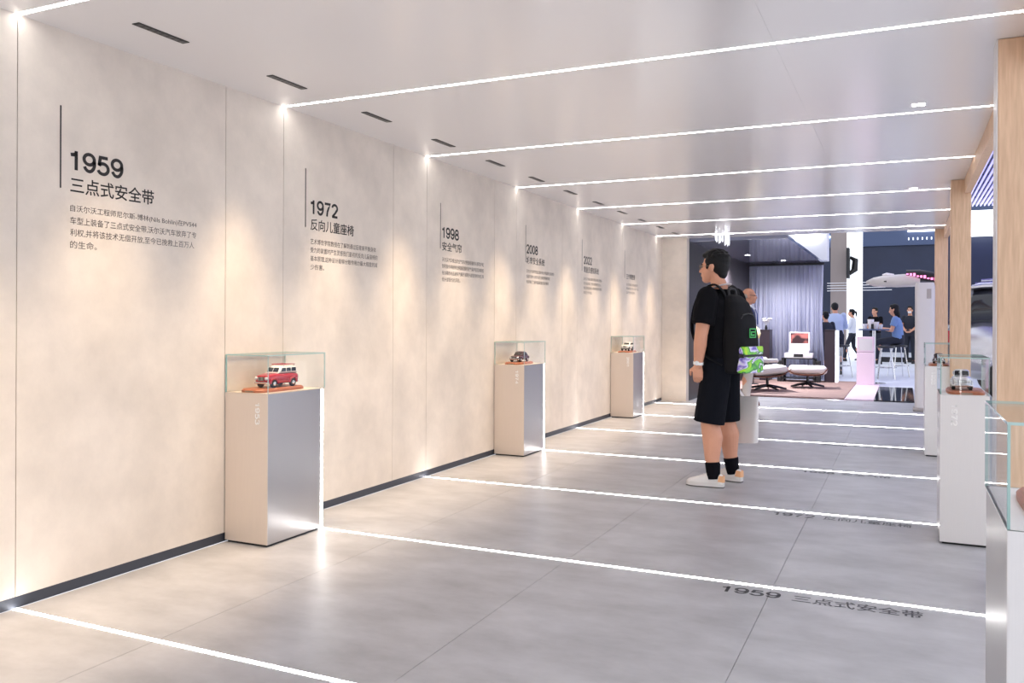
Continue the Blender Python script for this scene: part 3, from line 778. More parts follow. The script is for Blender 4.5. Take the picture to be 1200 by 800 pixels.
def star_base(t, legs, rad, h):
    MB().lathe([(0.03, 0.05), (0.025, 0.1), (0.022, h)], seg=14).build('column', 'black_satin', t, True)
    for k in range(legs):
        a = 2 * PI * k / legs + 0.3; c, s_ = math.cos(a), math.sin(a)
        MB().tube([(0, 0, 0.085), (0.5 * rad * c, 0.5 * rad * s_, 0.06), (rad * c, rad * s_, 0.025)], [0.026, 0.022, 0.016], 8).build('base_leg', 'black_satin', t, True)
        MB().lathe([(0.014, 0.0), (0.014, 0.018)], (rad * c, rad * s_, 0), 10).build('glide', 'chrome', t)
t = thing('ottoman', 'low white leather ottoman on a bent walnut shell', 'ottoman', (-1.60, 16.25, 0.025), R(96))
shell('shell', [(-0.34, 0.33), (-0.24, 0.235), (0, 0.215), (0.24, 0.24), (0.36, 0.31)], 0.56, 'walnut', t)
cushion('cushion', -0.27, 0.27, -0.33, 0.33, 0.255, 0.40, t, 0, 0.065)
star_base(t, 4, 0.3, 0.21)
t = thing('lounge_chair', 'white leather lounge chair with bent walnut shells behind the tall man', 'lounge chair', (-2.18, 15.35, 0.025), R(-66))
shell('seat_shell', [(-0.3, 0.24), (-0.1, 0.235), (0.15, 0.26), (0.32, 0.36)], 0.6, 'walnut', t)
cushion('seat_cushion', -0.29, 0.29, -0.27, 0.32, 0.28, 0.42, t, R(6), 0.06)
shell('back_shell', [(-0.28, 0.34), (-0.4, 0.48), (-0.46, 0.62)], 0.66, 'walnut', t, bulge=0.0)
c = cushion('back_cushion', -0.3, 0.3, -0.07, 0.07, -0.16, 0.17, t, R(20), 0.06); c.location = (0, -0.31, 0.53)
for sx in (-1, 1):
    c = cushion('armrest', -0.05, 0.05, -0.17, 0.17, -0.035, 0.035, t, 0, 0.034); c.location = (sx * 0.34, -0.08, 0.53)
    MB().tube([(sx * 0.33, -0.1, 0.5), (sx * 0.32, -0.2, 0.4), (sx * 0.28, -0.26, 0.36)], 0.014, 8).build('arm_bracket', 'black_satin', t)
star_base(t, 5, 0.33, 0.24)
o = MB().rbox(-0.1, 0.1, -0.15, 0.15, 0, 0.012, 0.003, 1).build('booklet', 'paper'); o.location = (-0.97, 14.03, 0.0); o.rotation_euler = (0, 0, R(35)); tag(o, 'white booklet lying open on the floor by the rug', 'booklet')

# pink pedestal with screen box, bar table, white ornament
t = thing('pink_pedestal', 'slim pale pink pedestal with a square box on top', 'pedestal', (-0.68, 17.8, 0.02))
MB().rbox(-0.16, 0.16, -0.16, 0.16, 0, 0.62, 0.006, 1).build('lower_block', 'pink_white', t)
MB().rbox(-0.155, 0.155, -0.155, 0.155, 0.625, 0.92, 0.006, 1).build('upper_box', 'pink_white', t)
MB().box(-0.12, 0.12, -0.159, -0.155, 0.66, 0.88).build('front_recess', 'kiosk_white', t)
t = thing('bar_table', 'high table with a thin dark top behind the pink pedestal', 'table', (-0.55, 18.3, 0))
MB().rbox(-0.28, 0.28, -0.25, 0.25, 1.06, 1.09, 0.008, 1).build('top', 'navy_light', t)
MB().lathe([(0.22, 0), (0.22, 0.015), (0.03, 0.03), (0.03, 1.06)], seg=20).build('pedestal_leg', 'chrome', t, True)
t = thing('white_ornament', 'cluster of small white boxes and cups standing on the high table', 'ornament', (-0.58, 18.25, 1.09))
for k, (x, w, h) in enumerate([(-0.14, 0.1, 0.1), (-0.03, 0.11, 0.19), (0.07, 0.1, 0.14), (0.15, 0.08, 0.09)]):
    MB().lathe([(w * 0.36, 0), (w * 0.5, h * 0.6), (w * 0.55, h), (w * 0.4, h)], (x, 0.02 * (k % 2), 0), 12).build('cup', 'paper', t, True)
MB().rbox(-0.02, 0.03, -0.09, -0.06, 0.0, 0.1, 0.005, 1).build('dark_bottle', 'black', t)

# hall beyond: back wall, columns, light boxes
struct(MB().box(-9, 9, 38, 38.3, -0.004, 4.35).build('wall_hall', 'navy'))
struct(MB().box(-9, 9, 37.9, 38.3, 4.36, 9).build('wall_hall_upper', 'navy_light'))
o = MB().box(-2.39, -1.86, 32, 32.6, 0, 6.5).build('hall_column', 'taupe'); tag(o, 'broad grey-brown column beyond the curtain edge', 'column')
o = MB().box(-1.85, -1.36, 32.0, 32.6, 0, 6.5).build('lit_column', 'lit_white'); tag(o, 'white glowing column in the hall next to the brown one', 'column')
t = thing('hanging_monitor', 'black monitor with bracket seen edge-on against the white column', 'monitor', (-1.79, 31.7, 2.75))
MB().rbox(-0.05, 0.05, -0.3, 0.3, 0, 1.05, 0.01, 1).build('screen', 'black', t)
MB().tube([(0.05, 0, 0.15), (0.2, 0.1, 0.3), (0.22, 0.2, 0.65), (0.05, 0.2, 0.75)], [0.05, 0.11, 0.1, 0.05], 8).build('bracket', 'black', t, True)
for k in range(4):
    o = MB().tube([(-2.5, 31.987, 2.60 - 0.09 * k), (-1.0 + 0.2 * k, 31.987, 2.62 - 0.09 * k)], 0.012, 6).build('reflection_line', 'white_trim'); tag(o, 'thin white reflection line, shaped as a rod, in front of the hall columns, ' + ['top one', 'second from the top', 'third from the top', 'lowest one'][k], 'reflection', 'white reflection lines')  # rods shaped and coloured as white reflection lines in glass
o = MB().box(-1.25, 3.0, 28.6, 29.0, -0.004, 0.14).build('dark_kerb', 'black_satin'); tag(o, 'low dark step running across the white hall floor', 'step')
o = MB().box(0.1, 1.25, 37.75, 37.9, 4.89, 5.27).build('light_box', 'panel_white'); tag(o, 'bright white light box above the white kiosk', 'light box', 'white light boxes')
for k in range(6):
    o = MB().box(0.12 + 0.166 * k, 0.16 + 0.166 * k, 37.83, 37.9, 4.56, 4.66).build('pin_light', 'lit_white'); tag(o, 'tiny pin light in the row under the light box, ' + ['leftmost', 'second from left', 'third from left', 'fourth from left', 'fifth from left', 'rightmost'][k], 'lamp', 'pin lights')
o = MB().box(1.25, 2.6, 24, 24.3, 3.4, 4.02).build('light_box', 'panel_white'); tag(o, 'large white light box seen between the oak columns', 'light box', 'white light boxes')
struct(MB().box(1.0, 3.2, 24.305, 24.6, 0, 4.02).build('wall_stand', 'navy'))
# LED tube ceiling
t = thing('led_ceiling', 'field of violet light tubes overhead between the oak columns', 'light fixture', (0, 0, 4.05), 0)
MB().box(0.7, 5.0, 9.0, 23.5, 0.06, 0.12).build('backing', 'slot_black', t)
for k in range(48):
    x = 0.80 + 0.085 * k
    MB().box(x, x + 0.022, 9.0, 23.4, 0.0, 0.045).build('tube', 'led_purple', t)
for k in range(12):
    y = 10.0 + k * 1.1
    MB().box(0.8, 4.6, y, y + 0.06, 0.045, 0.06).build('cross_bar', 'navy', t)

# white kiosk with the wing-shaped display
t = thing('white_kiosk', 'tall white rounded kiosk at the end of the corridor', 'kiosk', (0.255, 13.0, 0))
m = MB(); rings = []
for zz, g in ((0.05, 0), (1.72, 0), (1.77, -0.012)):
    rings.append([(a, b, zz) for a, _, b in [(p[0], 0, p[2]) for p in sect(0, 0.125 + g, -0.12 - g, 0.12 + g, 28, 5)]])
m.loft(rings); m.build('body', 'kiosk_white', t, True)
MB().rbox(-0.145, 0.145, -0.14, 0.14, 0, 0.05, 0.01, 1).build('foot', 'trousers_grey', t)
MB().rbox(0.02, 0.075, -0.125, -0.119, 1.55, 1.68, 0.004, 1).build('sensor_frame', 'trousers_grey', t)
t = thing('wing_display', 'pale wing-shaped overhead display with a black and pink lit end', 'display', (0, 13.6, 0))
prof = [(-0.52, .005, 1.79, 1.83), (-0.42, .12, 1.755, 1.88), (-0.3, .17, 1.74, 1.905), (-0.1, .18, 1.735, 1.92), (0.1, .18, 1.74, 1.93), (0.2, .16, 1.75, 1.92)]
def sectx(x, hw, zl, zh): return [(x, a, c) for a, b, c in sect(0, hw, zl, zh, 16, 2.6)]
MB().loft([sectx(*q) for q in prof]).build('hull', 'kiosk_white', t, True)
MB().loft([sectx(-0.3, .06, 1.89, 1.93), sectx(-0.24, .1, 1.88, 1.95), sectx(-0.14, .06, 1.89, 1.93)]).build('cap', 'paper', t, True)
MB().loft([sectx(-0.36, .14, 1.80, 1.83), sectx(-0.24, .185, 1.79, 1.84)]).build('slot', 'black', t)
MB().loft([sectx(0.02, .15, 1.86, 1.985), sectx(0.2, .19, 1.82, 1.985), sectx(0.45, .17, 1.78, 1.93)]).build('screen_end', 'black', t, True)
for k in range(9):
    x = 0.02 + k * 0.045
    MB().box(x, x + 0.03, -0.195, -0.185, 1.905 - k * 0.011, 1.925 - k * 0.011 + 0.012 * (k % 3)).build('pink_light', 'pink_neon', t)
MB().lathe([(0.12, 0), (0.12, 0.015), (0.03, 0.02), (0.03, 1.76)], (0.28, 0, 0), 16).build('pole', 'black', t)

# silver SUV in the aisle
t = thing('silver_suv', 'silver car with dark windows seen between the oak columns', 'car', (0.55, 15.2, 0))
def carsec(x, hw, zl, zh, p=4): return [(x, a, c) for a, b, c in sect(0, hw, zl, zh, 24, p)]
body = [(0, .7, .5, 1.05), (.08, .86, .4, 1.18), (.5, .93, .34, 1.27), (1.2, .95, .32, 1.22), (2.6, .95, .32, 1.14), (3.4, .94, .34, 1.08), (4.4, .88, .38, .96), (4.65, .72, .45, .85)]
MB().loft([carsec(*q) for q in body]).build('body', 'silver', t, True)
gh = [(.12, .72, 1.1, 1.3), (.4, .72, 1.1, 1.74), (.8, .72, 1.1, 1.80), (2.2, .72, 1.1, 1.79), (2.7, .7, 1.05, 1.6), (3.3, .68, 1.0, 1.12)]
MB().loft([carsec(*q) for q in gh]).build('cabin', 'window_dark', t, True)
rf = [(.3, .66, 1.70, 1.78), (.5, .7, 1.71, 1.835), (1.2, .7, 1.73, 1.85), (2.2, .7, 1.72, 1.83), (2.45, .66, 1.68, 1.73)]
MB().loft([carsec(*q, 3) for q in rf]).build('roof', 'silver', t, True)
for y in (-0.6, 0.6): MB().tube([(.5, y, 1.86), (1.2, y, 1.90), (2.2, y, 1.86)], 0.02, 8).build('roof_rail', 'chrome', t)
for x in (0.9, 3.7):
    for sy in (-1, 1):
        w = MB().lathe([(0.2, sy * .74), (.33, sy * .74), (.36, sy * .78), (.36, sy * .92), (.33, sy * .955), (.24, sy * .95)], (x, 0, .36), 28, 0, 'y').build('wheel', 'tyre', t, True)
        MB().lathe([(0.24, sy * .94), (.2, sy * .96), (.06, sy * .965), (.001, sy * .97)], (x, 0, .36), 20, 0, 'y').build('rim', 'chrome', w, True)
for x in (1.25, 2.1): MB().box(x - .03, x + .03, -.735, -.70, 1.2, 1.75).build('pillar', 'black', t)
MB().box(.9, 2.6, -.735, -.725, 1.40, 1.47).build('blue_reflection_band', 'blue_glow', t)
MB().rbox(.02, .1, -.84, -.6, .9, 1.1, .02, 2).build('tail_lamp', 'red_paint', t)
# ------------------------------------------------------------------ people
def V(*a): return Vector(a)
def ring(c, rx, ry, rz=0.0, n=18, p=2.4, tilt=0.0):
    out = []
    for k in range(n):
        a = 2 * PI * k / n; ca, sa = math.cos(a), math.sin(a)
        x = rx * math.copysign(abs(ca) ** (2 / p), ca); y = ry * math.copysign(abs(sa) ** (2 / p), sa)
        q = Matrix.Rotation(rz, 3, 'Z') @ Vector((x, y, y * tilt))
        out.append(Vector(c) + q)
    return out
def hand(mb, W, d, n, thumb, curl=0.5, s=1.0):
    """wrist W, finger direction d, palm normal n (curl side), thumb side direction"""
    d = Vector(d).normalized(); n = Vector(n); n = (n - d * n.dot(d)).normalized()
    sd = d.cross(n).normalized()
    if sd.dot(Vector(thumb)) < 0: sd = -sd
    W = Vector(W)
    rings = []
    for t, w, h in ((-0.02, .026, .021), (0.01, .031, .019), (.05, .040, .0165), (.085, .041, .014), (.095, .038, .012)):
        rings.append([W + d * t * s + sd * math.cos(2 * PI * k / 12) * w * s + n * math.sin(2 * PI * k / 12) * h * s for k in range(12)])
    mb.loft(rings)
    for off, L in ((0.030, .070), (0.0105, .080), (-0.0105, .074), (-0.030, .058)):
        p = W + d * 0.086 * s + sd * off * s; pts = [p - d * 0.015 * s]; ang = 0.12
        pts.append(p)
        for k, f in enumerate((.42, .32, .26)):
            ang += curl * (0.55 if k == 0 else 0.75)
            p = p + (d * math.cos(ang) + n * math.sin(ang)) * L * f * s; pts.append(p)
        mb.capsule(pts, [.0095 * s, .0095 * s, .0088 * s, .0082 * s, .0072 * s], 10)
    p = W + d * .022 * s + sd * .026 * s
    q = p + (d * .6 + sd * .62 + n * .25).normalized() * .042 * s
    r_ = q + (d * .86 + sd * .2 + n * (.3 + curl * .4)).normalized() * .034 * s
    e = r_ + (d * .85 + n * (.35 + curl * .5)).normalized() * .026 * s
    mb.capsule([p, q, r_, e], [.014 * s, .0125 * s, .0105 * s, .0085 * s], 10)
def head(mb, C, yaw=0.0, pitch=0.0, s=1.0):
    """skull centre C, facing +y; returns the frame function"""
    M = Matrix.Rotation(yaw, 3, 'Z') @ Matrix.Rotation(pitch, 3, 'X')
    def P(x, y, z): return Vector(C) + M @ (Vector((x, y, z)) * s)
    q = M.to_quaternion()
    def E(x, y, z, a, b, c): mb.ell(P(x, y, z), (a * s, b * s, c * s), seg=18, rot=q)
    E(0, -.012, .035, .074, .094, .085)           # cranium
    E(0, .03, -.015, .062, .062, .085)            # face
    E(0, .055, -.085, .036, .034, .03)            # chin
    E(0, .036, -.062, .054, .046, .045)           # jaw
    E(-.03, .062, -.022, .026, .026, .028); E(.03, .062, -.022, .026, .026, .028)   # cheeks
    E(0, .076, .026, .05, .016, .013)             # brow
    mb.capsule([P(0, .088, .012), P(0, .100, -.012), P(0, .107, -.026)], [.008 * s, .010 * s, .0125 * s], 10)   # nose
    E(-.012, .096, -.029, .009, .01, .008); E(.012, .096, -.029, .009, .01, .008)
    E(0, .088, -.052, .022, .012, .0065); E(0, .086, -.063, .019, .012, .0075)   # lips
    for sx in (-1, 1):                               # ears
        E(sx * .076, -.008, -.004, .010, .02, .032); E(sx * .08, -.014, .006, .007, .014, .02)
    return P, q
def figure(label, loc, rz, J, look, s=1.0, voxel=0.008, hairkind='short', name='person'):
    t = thing(name, label, 'person', loc, rz)
    body = MB()
    girth = look.get('girth', 1.0); cg = look.get('calf', 1.0)
    def lp(a, b, f): return Vector(J[a]).lerp(Vector(J[b]), f)
    torso = []
    cx = [J['pelvis'], J['waist'], J['chest'], J['neck']]
    tr = J.get('torso_rz', 0.0)
    rr = [(.165, .115), (.15, .105), (.175, .115), (.065, .065)]
    pts = [(Vector(J['pelvis']) - V(0, 0, .09), .12, .10), (Vector(J['pelvis']), .165, .118), (Vector(J['waist']), .148, .108), (Vector(J['chest']), .168, .118),
           (lp('chest', 'neck', .55), .165, .10), (lp('chest', 'neck', .82), .12, .075), (Vector(J['neck']), .06, .06)]
    body.loft([ring(p, a * girth * .93, b * girth * .93, tr) for p, a, b in pts])
    hd = Vector(J['head'])
    body.capsule([J['neck'], Vector(J['neck']).lerp(hd, .5) + V(0, 0, 0), hd + V(0, -.01, -.03)], [.06, .054, .054], 14)
    yaw = J.get('head_yaw', 0.0)
    P, q = head(body, hd, yaw, J.get('head_pitch', 0.0), look.get('head', 1.0))
    for S_ in ('L', 'R'):
        sh, el, wr = Vector(J['sh' + S_]), Vector(J['el' + S_]), Vector(J['wr' + S_])
        g = look.get('arm', 1.0)
        body.capsule([sh, sh.lerp(el, .35), el], [.055 * g, .05 * g, .041 * g], 14)
        body.capsule([el, el.lerp(wr, .3), wr], [.041 * g, .042 * g, .028 * g], 14)
        hdn = J.get('hand' + S_, {})
        hand(body, wr, hdn.get('d', (wr - el)), hdn.get('n', (1 if S_ == 'L' else -1, 0, 0)), hdn.get('thumb', (0, 1, 0)), hdn.get('curl', .45))
        hp, kn, an = Vector(J['hip' + S_]), Vector(J['kn' + S_]), Vector(J['an' + S_])
        body.capsule([hp, hp.lerp(kn, .4), kn], [.088 * girth, .078 * girth, .056 * girth], 16)
        cl = kn.lerp(an, .32) + V(0, -.014, 0)
        body.capsule([kn, cl, kn.lerp(an, .7), an], [.056 * girth * cg, .064 * girth * cg, .046 * girth * cg, .037 * girth], 16)
        fd = Vector(J.get('foot' + S_, (0, 1, 0))).normalized()
        if look.get('feet', True): body.capsule([an + V(0, 0, -.03), an + fd * .08 + V(0, 0, -.055), an + fd * .13 + V(0, 0, -.06)], [.028, .022, .014], 10)
    robj('body', body, look['skin'], t, voxel, 3)
    # clothes
    top = MB(); e = .014
    hem = look.get('hem', .0)
    tp = [(Vector(J['pelvis']) + V(0, 0, hem), .172, .128), (Vector(J['pelvis']).lerp(Vector(J['waist']), .55), .168, .128), (Vector(J['waist']), .162, .124), (Vector(J['chest']), .18, .132),
          (lp('chest', 'neck', .55), .172, .11), (lp('chest', 'neck', .84), .12, .082), (lp('chest', 'neck', .99), .07, .068)]
    top.loft([ring(p, a * girth, b * girth, tr) for p, a, b in tp])
    for S_ in ('L', 'R'):
        sh, el, wr = Vector(J['sh' + S_]), Vector(J['el' + S_]), Vector(J['wr' + S_])
        g = look.get('arm', 1.0)
        if look.get('sleeve', 'short') == 'short':
            top.tube([sh + V(0, 0, .02), sh, sh.lerp(el, .4), sh.lerp(el, look.get('sl', .62))], [.05 * g, .068 * g, .072 * g, .073 * g], 16)
            top.ell(sh, (.067 * g,) * 3)
        else:
            top.capsule([sh, sh.lerp(el, .4), el], [.066 * g, .062 * g, .055 * g], 14)
            top.tube([el, el.lerp(wr, .4), el.lerp(wr, .95)], [.055 * g, .053 * g, .044 * g], 14)
    robj(look.get('top_name', 'shirt'), top, look['top'], t, voxel, 4)
    bot = MB()
    bot.loft([ring(Vector(J['pelvis']) + V(0, 0, .1), .155 * girth, .118 * girth, tr), ring(Vector(J['pelvis']), .172 * girth, .130 * girth, tr), ring(Vector(J['pelvis']) - V(0, 0, .1), .168 * girth, .125 * girth, tr)])
    for S_ in ('L', 'R'):
        hp, kn, an = Vector(J['hip' + S_]), Vector(J['kn' + S_]), Vector(J['an' + S_])
        if look.get('bottom_kind') == 'shorts':
            end = hp.lerp(kn, 1.05)
            bot.tube([hp + V(0, 0, .05), hp.lerp(kn, .3), hp.lerp(kn, .7), end], [.105, .112, .112, .114], 20)
        else:
            bot.capsule([hp, hp.lerp(kn, .4), kn], [.1 * girth, .09 * girth, .068 * girth], 16)
            bot.tube([kn, kn.lerp(an, .4), kn.lerp(an, .95)], [.068 * girth, .064 * girth, .058], 16)
    robj(look.get('bottom_name', 'trousers'), bot, look['bottom'], t, voxel, 4)
    # shoes
    for S_ in ('L', 'R'):
        an = Vector(J['an' + S_]); fd = Vector(J.get('foot' + S_, (0, 1, 0))).normalized()
        shoe(t, an, fd, look, voxel, Vector(J['kn' + S_]))
    # hair
    hs = look.get('head', 1.0)
    if hairkind:
        hb = MB()
        def E(x, y, z, a, b, c): hb.ell(P(x, y, z), (a * hs, b * hs, c * hs), seg=18, rot=q)
        if hairkind == 'bald':
            E(-.05, -.05, .0, .035, .045, .035); E(.05, -.05, .0, .035, .045, .035); E(0, -.085, .0, .06, .03, .04)
        else:
            E(0, -.030, .058, .084, .094, .082); E(0, -.052, .02, .078, .066, .085); E(0, .022, .1, .068, .052, .036)
            E(-.052, .0, .05, .034, .052, .04); E(.052, .0, .05, .034, .052, .04); E(0, -.07, -.035, .055, .035, .05)
            if hairkind == 'main':
                E(-.03, .052, .092, .035, .03, .022); E(.02, .054, .090, .04, .028, .024)
                rnd = random.Random(3)
                for k in range(60):
                    a = rnd.uniform(0, 2 * PI); b = rnd.uniform(.15, 1.2)
                    x, y, z = .08 * math.sin(b) * math.cos(a), -.02 + .1 * math.sin(b) * math.sin(a), .058 + .082 * math.cos(b)
                    if z < .07 and y > .0: continue
                    E(x, y, z, .018, .02, .012)
                for sx in (-1, 1): E(sx * .071, .026, .01, .009, .011, .024)
            if hairkind == 'long': E(0, -.07, -.08, .085, .045, .13); E(-.06, -.03, -.05, .03, .04, .1); E(.06, -.03, -.05, .03, .04, .1)
            if hairkind == 'tail': hb.capsule([P(0, -.1, .06), P(0, -.15, .03), P(0, -.165, -.06), P(0, -.15, -.12)], [.022, .03, .026, .01], 10)
        robj('hair', hb, look.get('hair', 'hair_black'), t, min(voxel, .006), 2)
    # eyes and brows
    for sx in (-1, 1):
        me = MB().ell(P(sx * .031, .076, .004), (.011 * hs, .008 * hs, .0065 * hs), seg=10, rot=q).build('eye', 'eye', t, True)
        if hairkind != 'bald': MB().tube([P(sx * .016, .088, .024), P(sx * .034, .086, .028), P(sx * .05, .074, .024)], .0045 * hs, 6).build('eyebrow', 'hair_black', t, True)
    MB().ell(P(0, .0935, -.058), (.019 * hs, .006 * hs, .0045 * hs), seg=10, rot=q).build('mouth', 'lips', t, True)
    return t, P
def shoe(t, an, fd, look, voxel, kn=None):
    up = V(0, 0, 1); sd = fd.cross(up)
    g = V(an.x, an.y, 0) + up * (an.z - .09) ; g.z = max(0, g.z)
    def pt(f, s_, z): return g + fd * f + sd * s_ + up * z
    def outline(f): # half width along the foot
        x = (f + .075) / .275
        return .030 + .016 * math.sin(min(1, x * 1.05) * PI * .75)
    # sole
    n = 11; L = []; Rr = []
    fs_ = [-.08 + .28 * k / (n - 1) for k in range(n)]
    wid = [.018, .030, .034, .034, .035, .038, .042, .044, .042, .034, .014]
    poly = [(f, w) for f, w in zip(fs_, wid)] + [(f, -w) for f, w in reversed(list(zip(fs_, wid)))]
    mb = MB(); mb.loft([[pt(f, w * 1.06, z) for f, w in poly] for z in (.008, .036)])
    so = mb.build('shoe_sole', look.get('sole', 'sole'), t, True)
    mb = MB(); mb.loft([[pt(f, w * 1.02, z) for f, w in poly] for z in (.001, .009)]); mb.build('outsole', look.get('outsole', 'outsole'), so)
    up_ = MB(); rings = []
    for f, w, h in ((-.078, .020, .08), (-.06, .033, .098), (-.02, .035, .102), (.03, .037, .104), (.07, .040, .092), (.11, .043, .076), (.15, .043, .064), (.18, .036, .054), (.196, .018, .042)):
        rings.append([pt(f, w * math.copysign(abs(math.cos(a)) ** .7, math.cos(a)), .024 + (h - .024) * max(0, math.sin(a)) ** .8 if math.sin(a) > 0 else .024) for a in [2 * PI * k / 18 for k in range(18)]])
    up_.loft(rings)
    u = robj('shoe_upper', up_, look['shoe'], t, min(voxel, .005), 2)
    if look.get('lace'):
        for k in range(4):
            f = .045 + .022 * k; z = .101 - .010 * k
            MB().tube([pt(f, -.022, z - .004), pt(f + .006, 0, z + .003), pt(f, .022, z - .004)], .0032, 6).build('lace', 'sole', u)
        hc = MB(); 
        for s_ in (-1, 1): hc.loft([[pt(-.085, s_ * .0, .042), pt(-.083, s_ * .0, .084), pt(-.078, s_ * .026, .086), pt(-.080, s_ * .027, .042)], [pt(-.04, s_ * .030, .048), pt(-.048, s_ * .028, .092), pt(-.048, s_ * .0355, .092), pt(-.04, s_ * .039, .048)]])
        hc.build('heel_patch', 'shoe_orange', u, True)
        ax = (kn - an); ax = ax / ax.z
        MB().tube([an - ax * .03, an + ax * .01, an + ax * .05, an + ax * .088, an + ax * .094], [.047, .050, .053, .056, .050], 20).build('sock', 'sock', t, True)

# the visitor in shorts: faces the wall, seen from his left and behind
TW = -R(14)     # torso turned right of his feet
Rt = lambda x, y, z: tuple(Matrix.Rotation(TW, 3, 'Z') @ Vector((x, y, z)))
J = dict(pelvis=(0, -.01, .93), waist=Rt(0, -.0, 1.08), chest=Rt(0, -.01, 1.26), neck=Rt(0, -.0, 1.465), head=(0, .05, 1.625), head_yaw=R(-4), head_pitch=R(2), torso_rz=TW,
         shL=Rt(-.195, -.01, 1.405), elL=Rt(-.262, -.0, 1.12), wrL=Rt(-.245, .035, .90), handL=dict(d=(.3, .12, -1), n=(1, .1, .2), thumb=(0, 1, -.2), curl=.35),
         shR=Rt(.195, -.01, 1.405), elR=Rt(.255, -.05, 1.12), wrR=Rt(.265, .03, .88), handR=dict(d=(0, .1, -1), n=(-1, 0, 0), thumb=(0, 1, 0), curl=1.15),
         hipL=(-.095, -.01, .90), hipR=(.095, -.01, .90), knL=(-.125, .04, .49), knR=(.13, -.0, .49), anL=(-.15, .0, .09), anR=(.15, -.055, .09), footL=(-.08, 1, 0), footR=(.22, 1, 0))
look = dict(skin='skin', top='tee_black', bottom='shorts_black', bottom_kind='shorts', bottom_name='shorts', shoe='shoe_white', lace=True, girth=1.1, calf=1.08, arm=1.15, hem=-.06, top_name='t_shirt', sl=.72)
MAN = (-1.26, 6.44, 0); MRZ = R(84)
man, P = figure('man in black t-shirt and shorts with white sneakers looking at the wall', MAN, MRZ, J, look, voxel=.0055, hairkind='main')
# glasses
g = MB()
for sx in (-1, 1):
    g.tube([P(sx * (.034 + .023 * math.cos(a)), .098 - .006 * abs(math.cos(a)), .004 + .018 * math.sin(a)) for a in [2 * PI * k / 16 for k in range(17)]], .0016, 6)
    g.tube([P(sx * .056, .094, .008), P(sx * .074, .05, .010), P(sx * .084, -.004, .012)], .0016, 6)
g.tube([P(-.011, .1, .006), P(0, .106, .009), P(.011, .1, .006)], .0016, 6)
g.build('glasses', 'frame_metal', man)
# watch
w = Vector(J['wrL']); d = (w - Vector(J['elL'])).normalized()
MB().tube([w - d * .026, w - d * .006], .0375, 18).build('watch_strap', 'watch', man, True)
wf = MB().ell(w - d * .016 + V(-.034, 0, 0), (.009, .018, .018), seg=14).build('watch_case', 'watch', man, True)
# lanyard round the neck
pts = []
for k in range(25):
    a = 2 * PI * k / 24
    q = Matrix.Rotation(TW, 3, 'Z') @ Vector((.070 * math.cos(a), .002 + .074 * math.sin(a), 0))
    pts.append((q.x, q.y, 1.480 - .022 * math.sin(a)))
MB().tube(pts, .013, 8, flat=.45).build('lanyard', 'lanyard', man, True)

# backpack worn on his back (own thing, in his torso frame)
bp = thing('backpack', 'black backpack with a neon printed pocket on the back of the man', 'backpack', MAN, MRZ + TW)
m = MB(); rings = []
for z, w, d0, d1 in ((.84, .125, -.155, -.29), (.86, .148, -.15, -.325), (.95, .155, -.15, -.345), (1.1, .155, -.155, -.34), (1.25, .148, -.16, -.315), (1.36, .125, -.15, -.27), (1.41, .085, -.145, -.225), (1.425, .04, -.15, -.195)):
    rings.append([(a, (d0 + d1) / 2 + b, z) for a, _, b in [(p[0], 0, p[2]) for p in sect(0, w, -(d0 - d1) / 2, (d0 - d1) / 2, 24, 3.2)]])
m.loft(rings); robj('main_body', m, 'pack', bp, .008, 4)
def slab(name, mtl, z0, z1, w0, w1, y0, y1, dz=0.0, parent=bp, r=.018):
    m = MB(); n = 6; m.rbox(-w0, w0, -1, 0, z0, z1, r, 3)
    for i, v in enumerate(m.v):
        f = (v[2] - z0) / (z1 - z0); x = v[0] * (1 + (w1 / w0 - 1) * f)
        yb = (y0 if v[1] > -.5 else y1) + .35 * x * x * 2
        m.v[i] = (x, yb + dz * f, v[2])
    return m.build(name, mtl, parent, True)
pk = slab('front_pocket', 'neon_print', .848, .965, .135, .138, -.31, -.372)
pk2 = slab('upper_pocket', 'neon_print', .982, 1.04, .138, .136, -.31, -.368)
slab('zip_band', 'pack_trim', .96, .987, .139, .139, -.31, -.362, r=.006)
MB().tube([(-.10, -.306, 1.24), (-.07, -.308, 1.27), (0, -.310, 1.28), (.07, -.308, 1.27), (.10, -.306, 1.24)], .005, 6).build('zip', 'pack_trim', bp)
em = MB()
yy = -.3435
em.box(-.045, .045, yy - .004, yy, 1.165, 1.172); em.box(-.045, .045, yy - .004, yy, 1.103, 1.11); em.box(-.045, -.038, yy - .004, yy, 1.103, 1.172); em.box(.038, .045, yy - .004, yy, 1.103, 1.172)
em.box(-.025, .025, yy - .004, yy, 1.118, 1.128); em.box(-.025, -.015, yy - .004, yy, 1.128, 1.15); em.box(-.015, .03, yy - .004, yy, 1.142, 1.15)
em.build('emblem', 'neon_green', bp)
for sx in (-1, 1):
    pts = catmull([(sx * .07, -.10, 1.38), (sx * .095, -.075, 1.45), (sx * .115, -.01, 1.495), (sx * .13, .09, 1.43), (sx * .14, .145, 1.28), (sx * .165, .13, 1.12), (sx * .19, .02, .98), (sx * .15, -.11, .90)], 6)
    MB().tube(pts, .031, 10, flat=.24, up=(0, -.5, 1)).build('shoulder_strap', 'pack', bp, True)
MB().tube(catmull([(-.05, -.18, 1.41), (-.04, -.17, 1.46), (.04, -.17, 1.46), (.05, -.18, 1.41)], 5), .011, 8).build('top_handle', 'pack_trim', bp, True)
for o in bp.children:
    if not o.name.startswith('shoulder'): o.location.y += .075

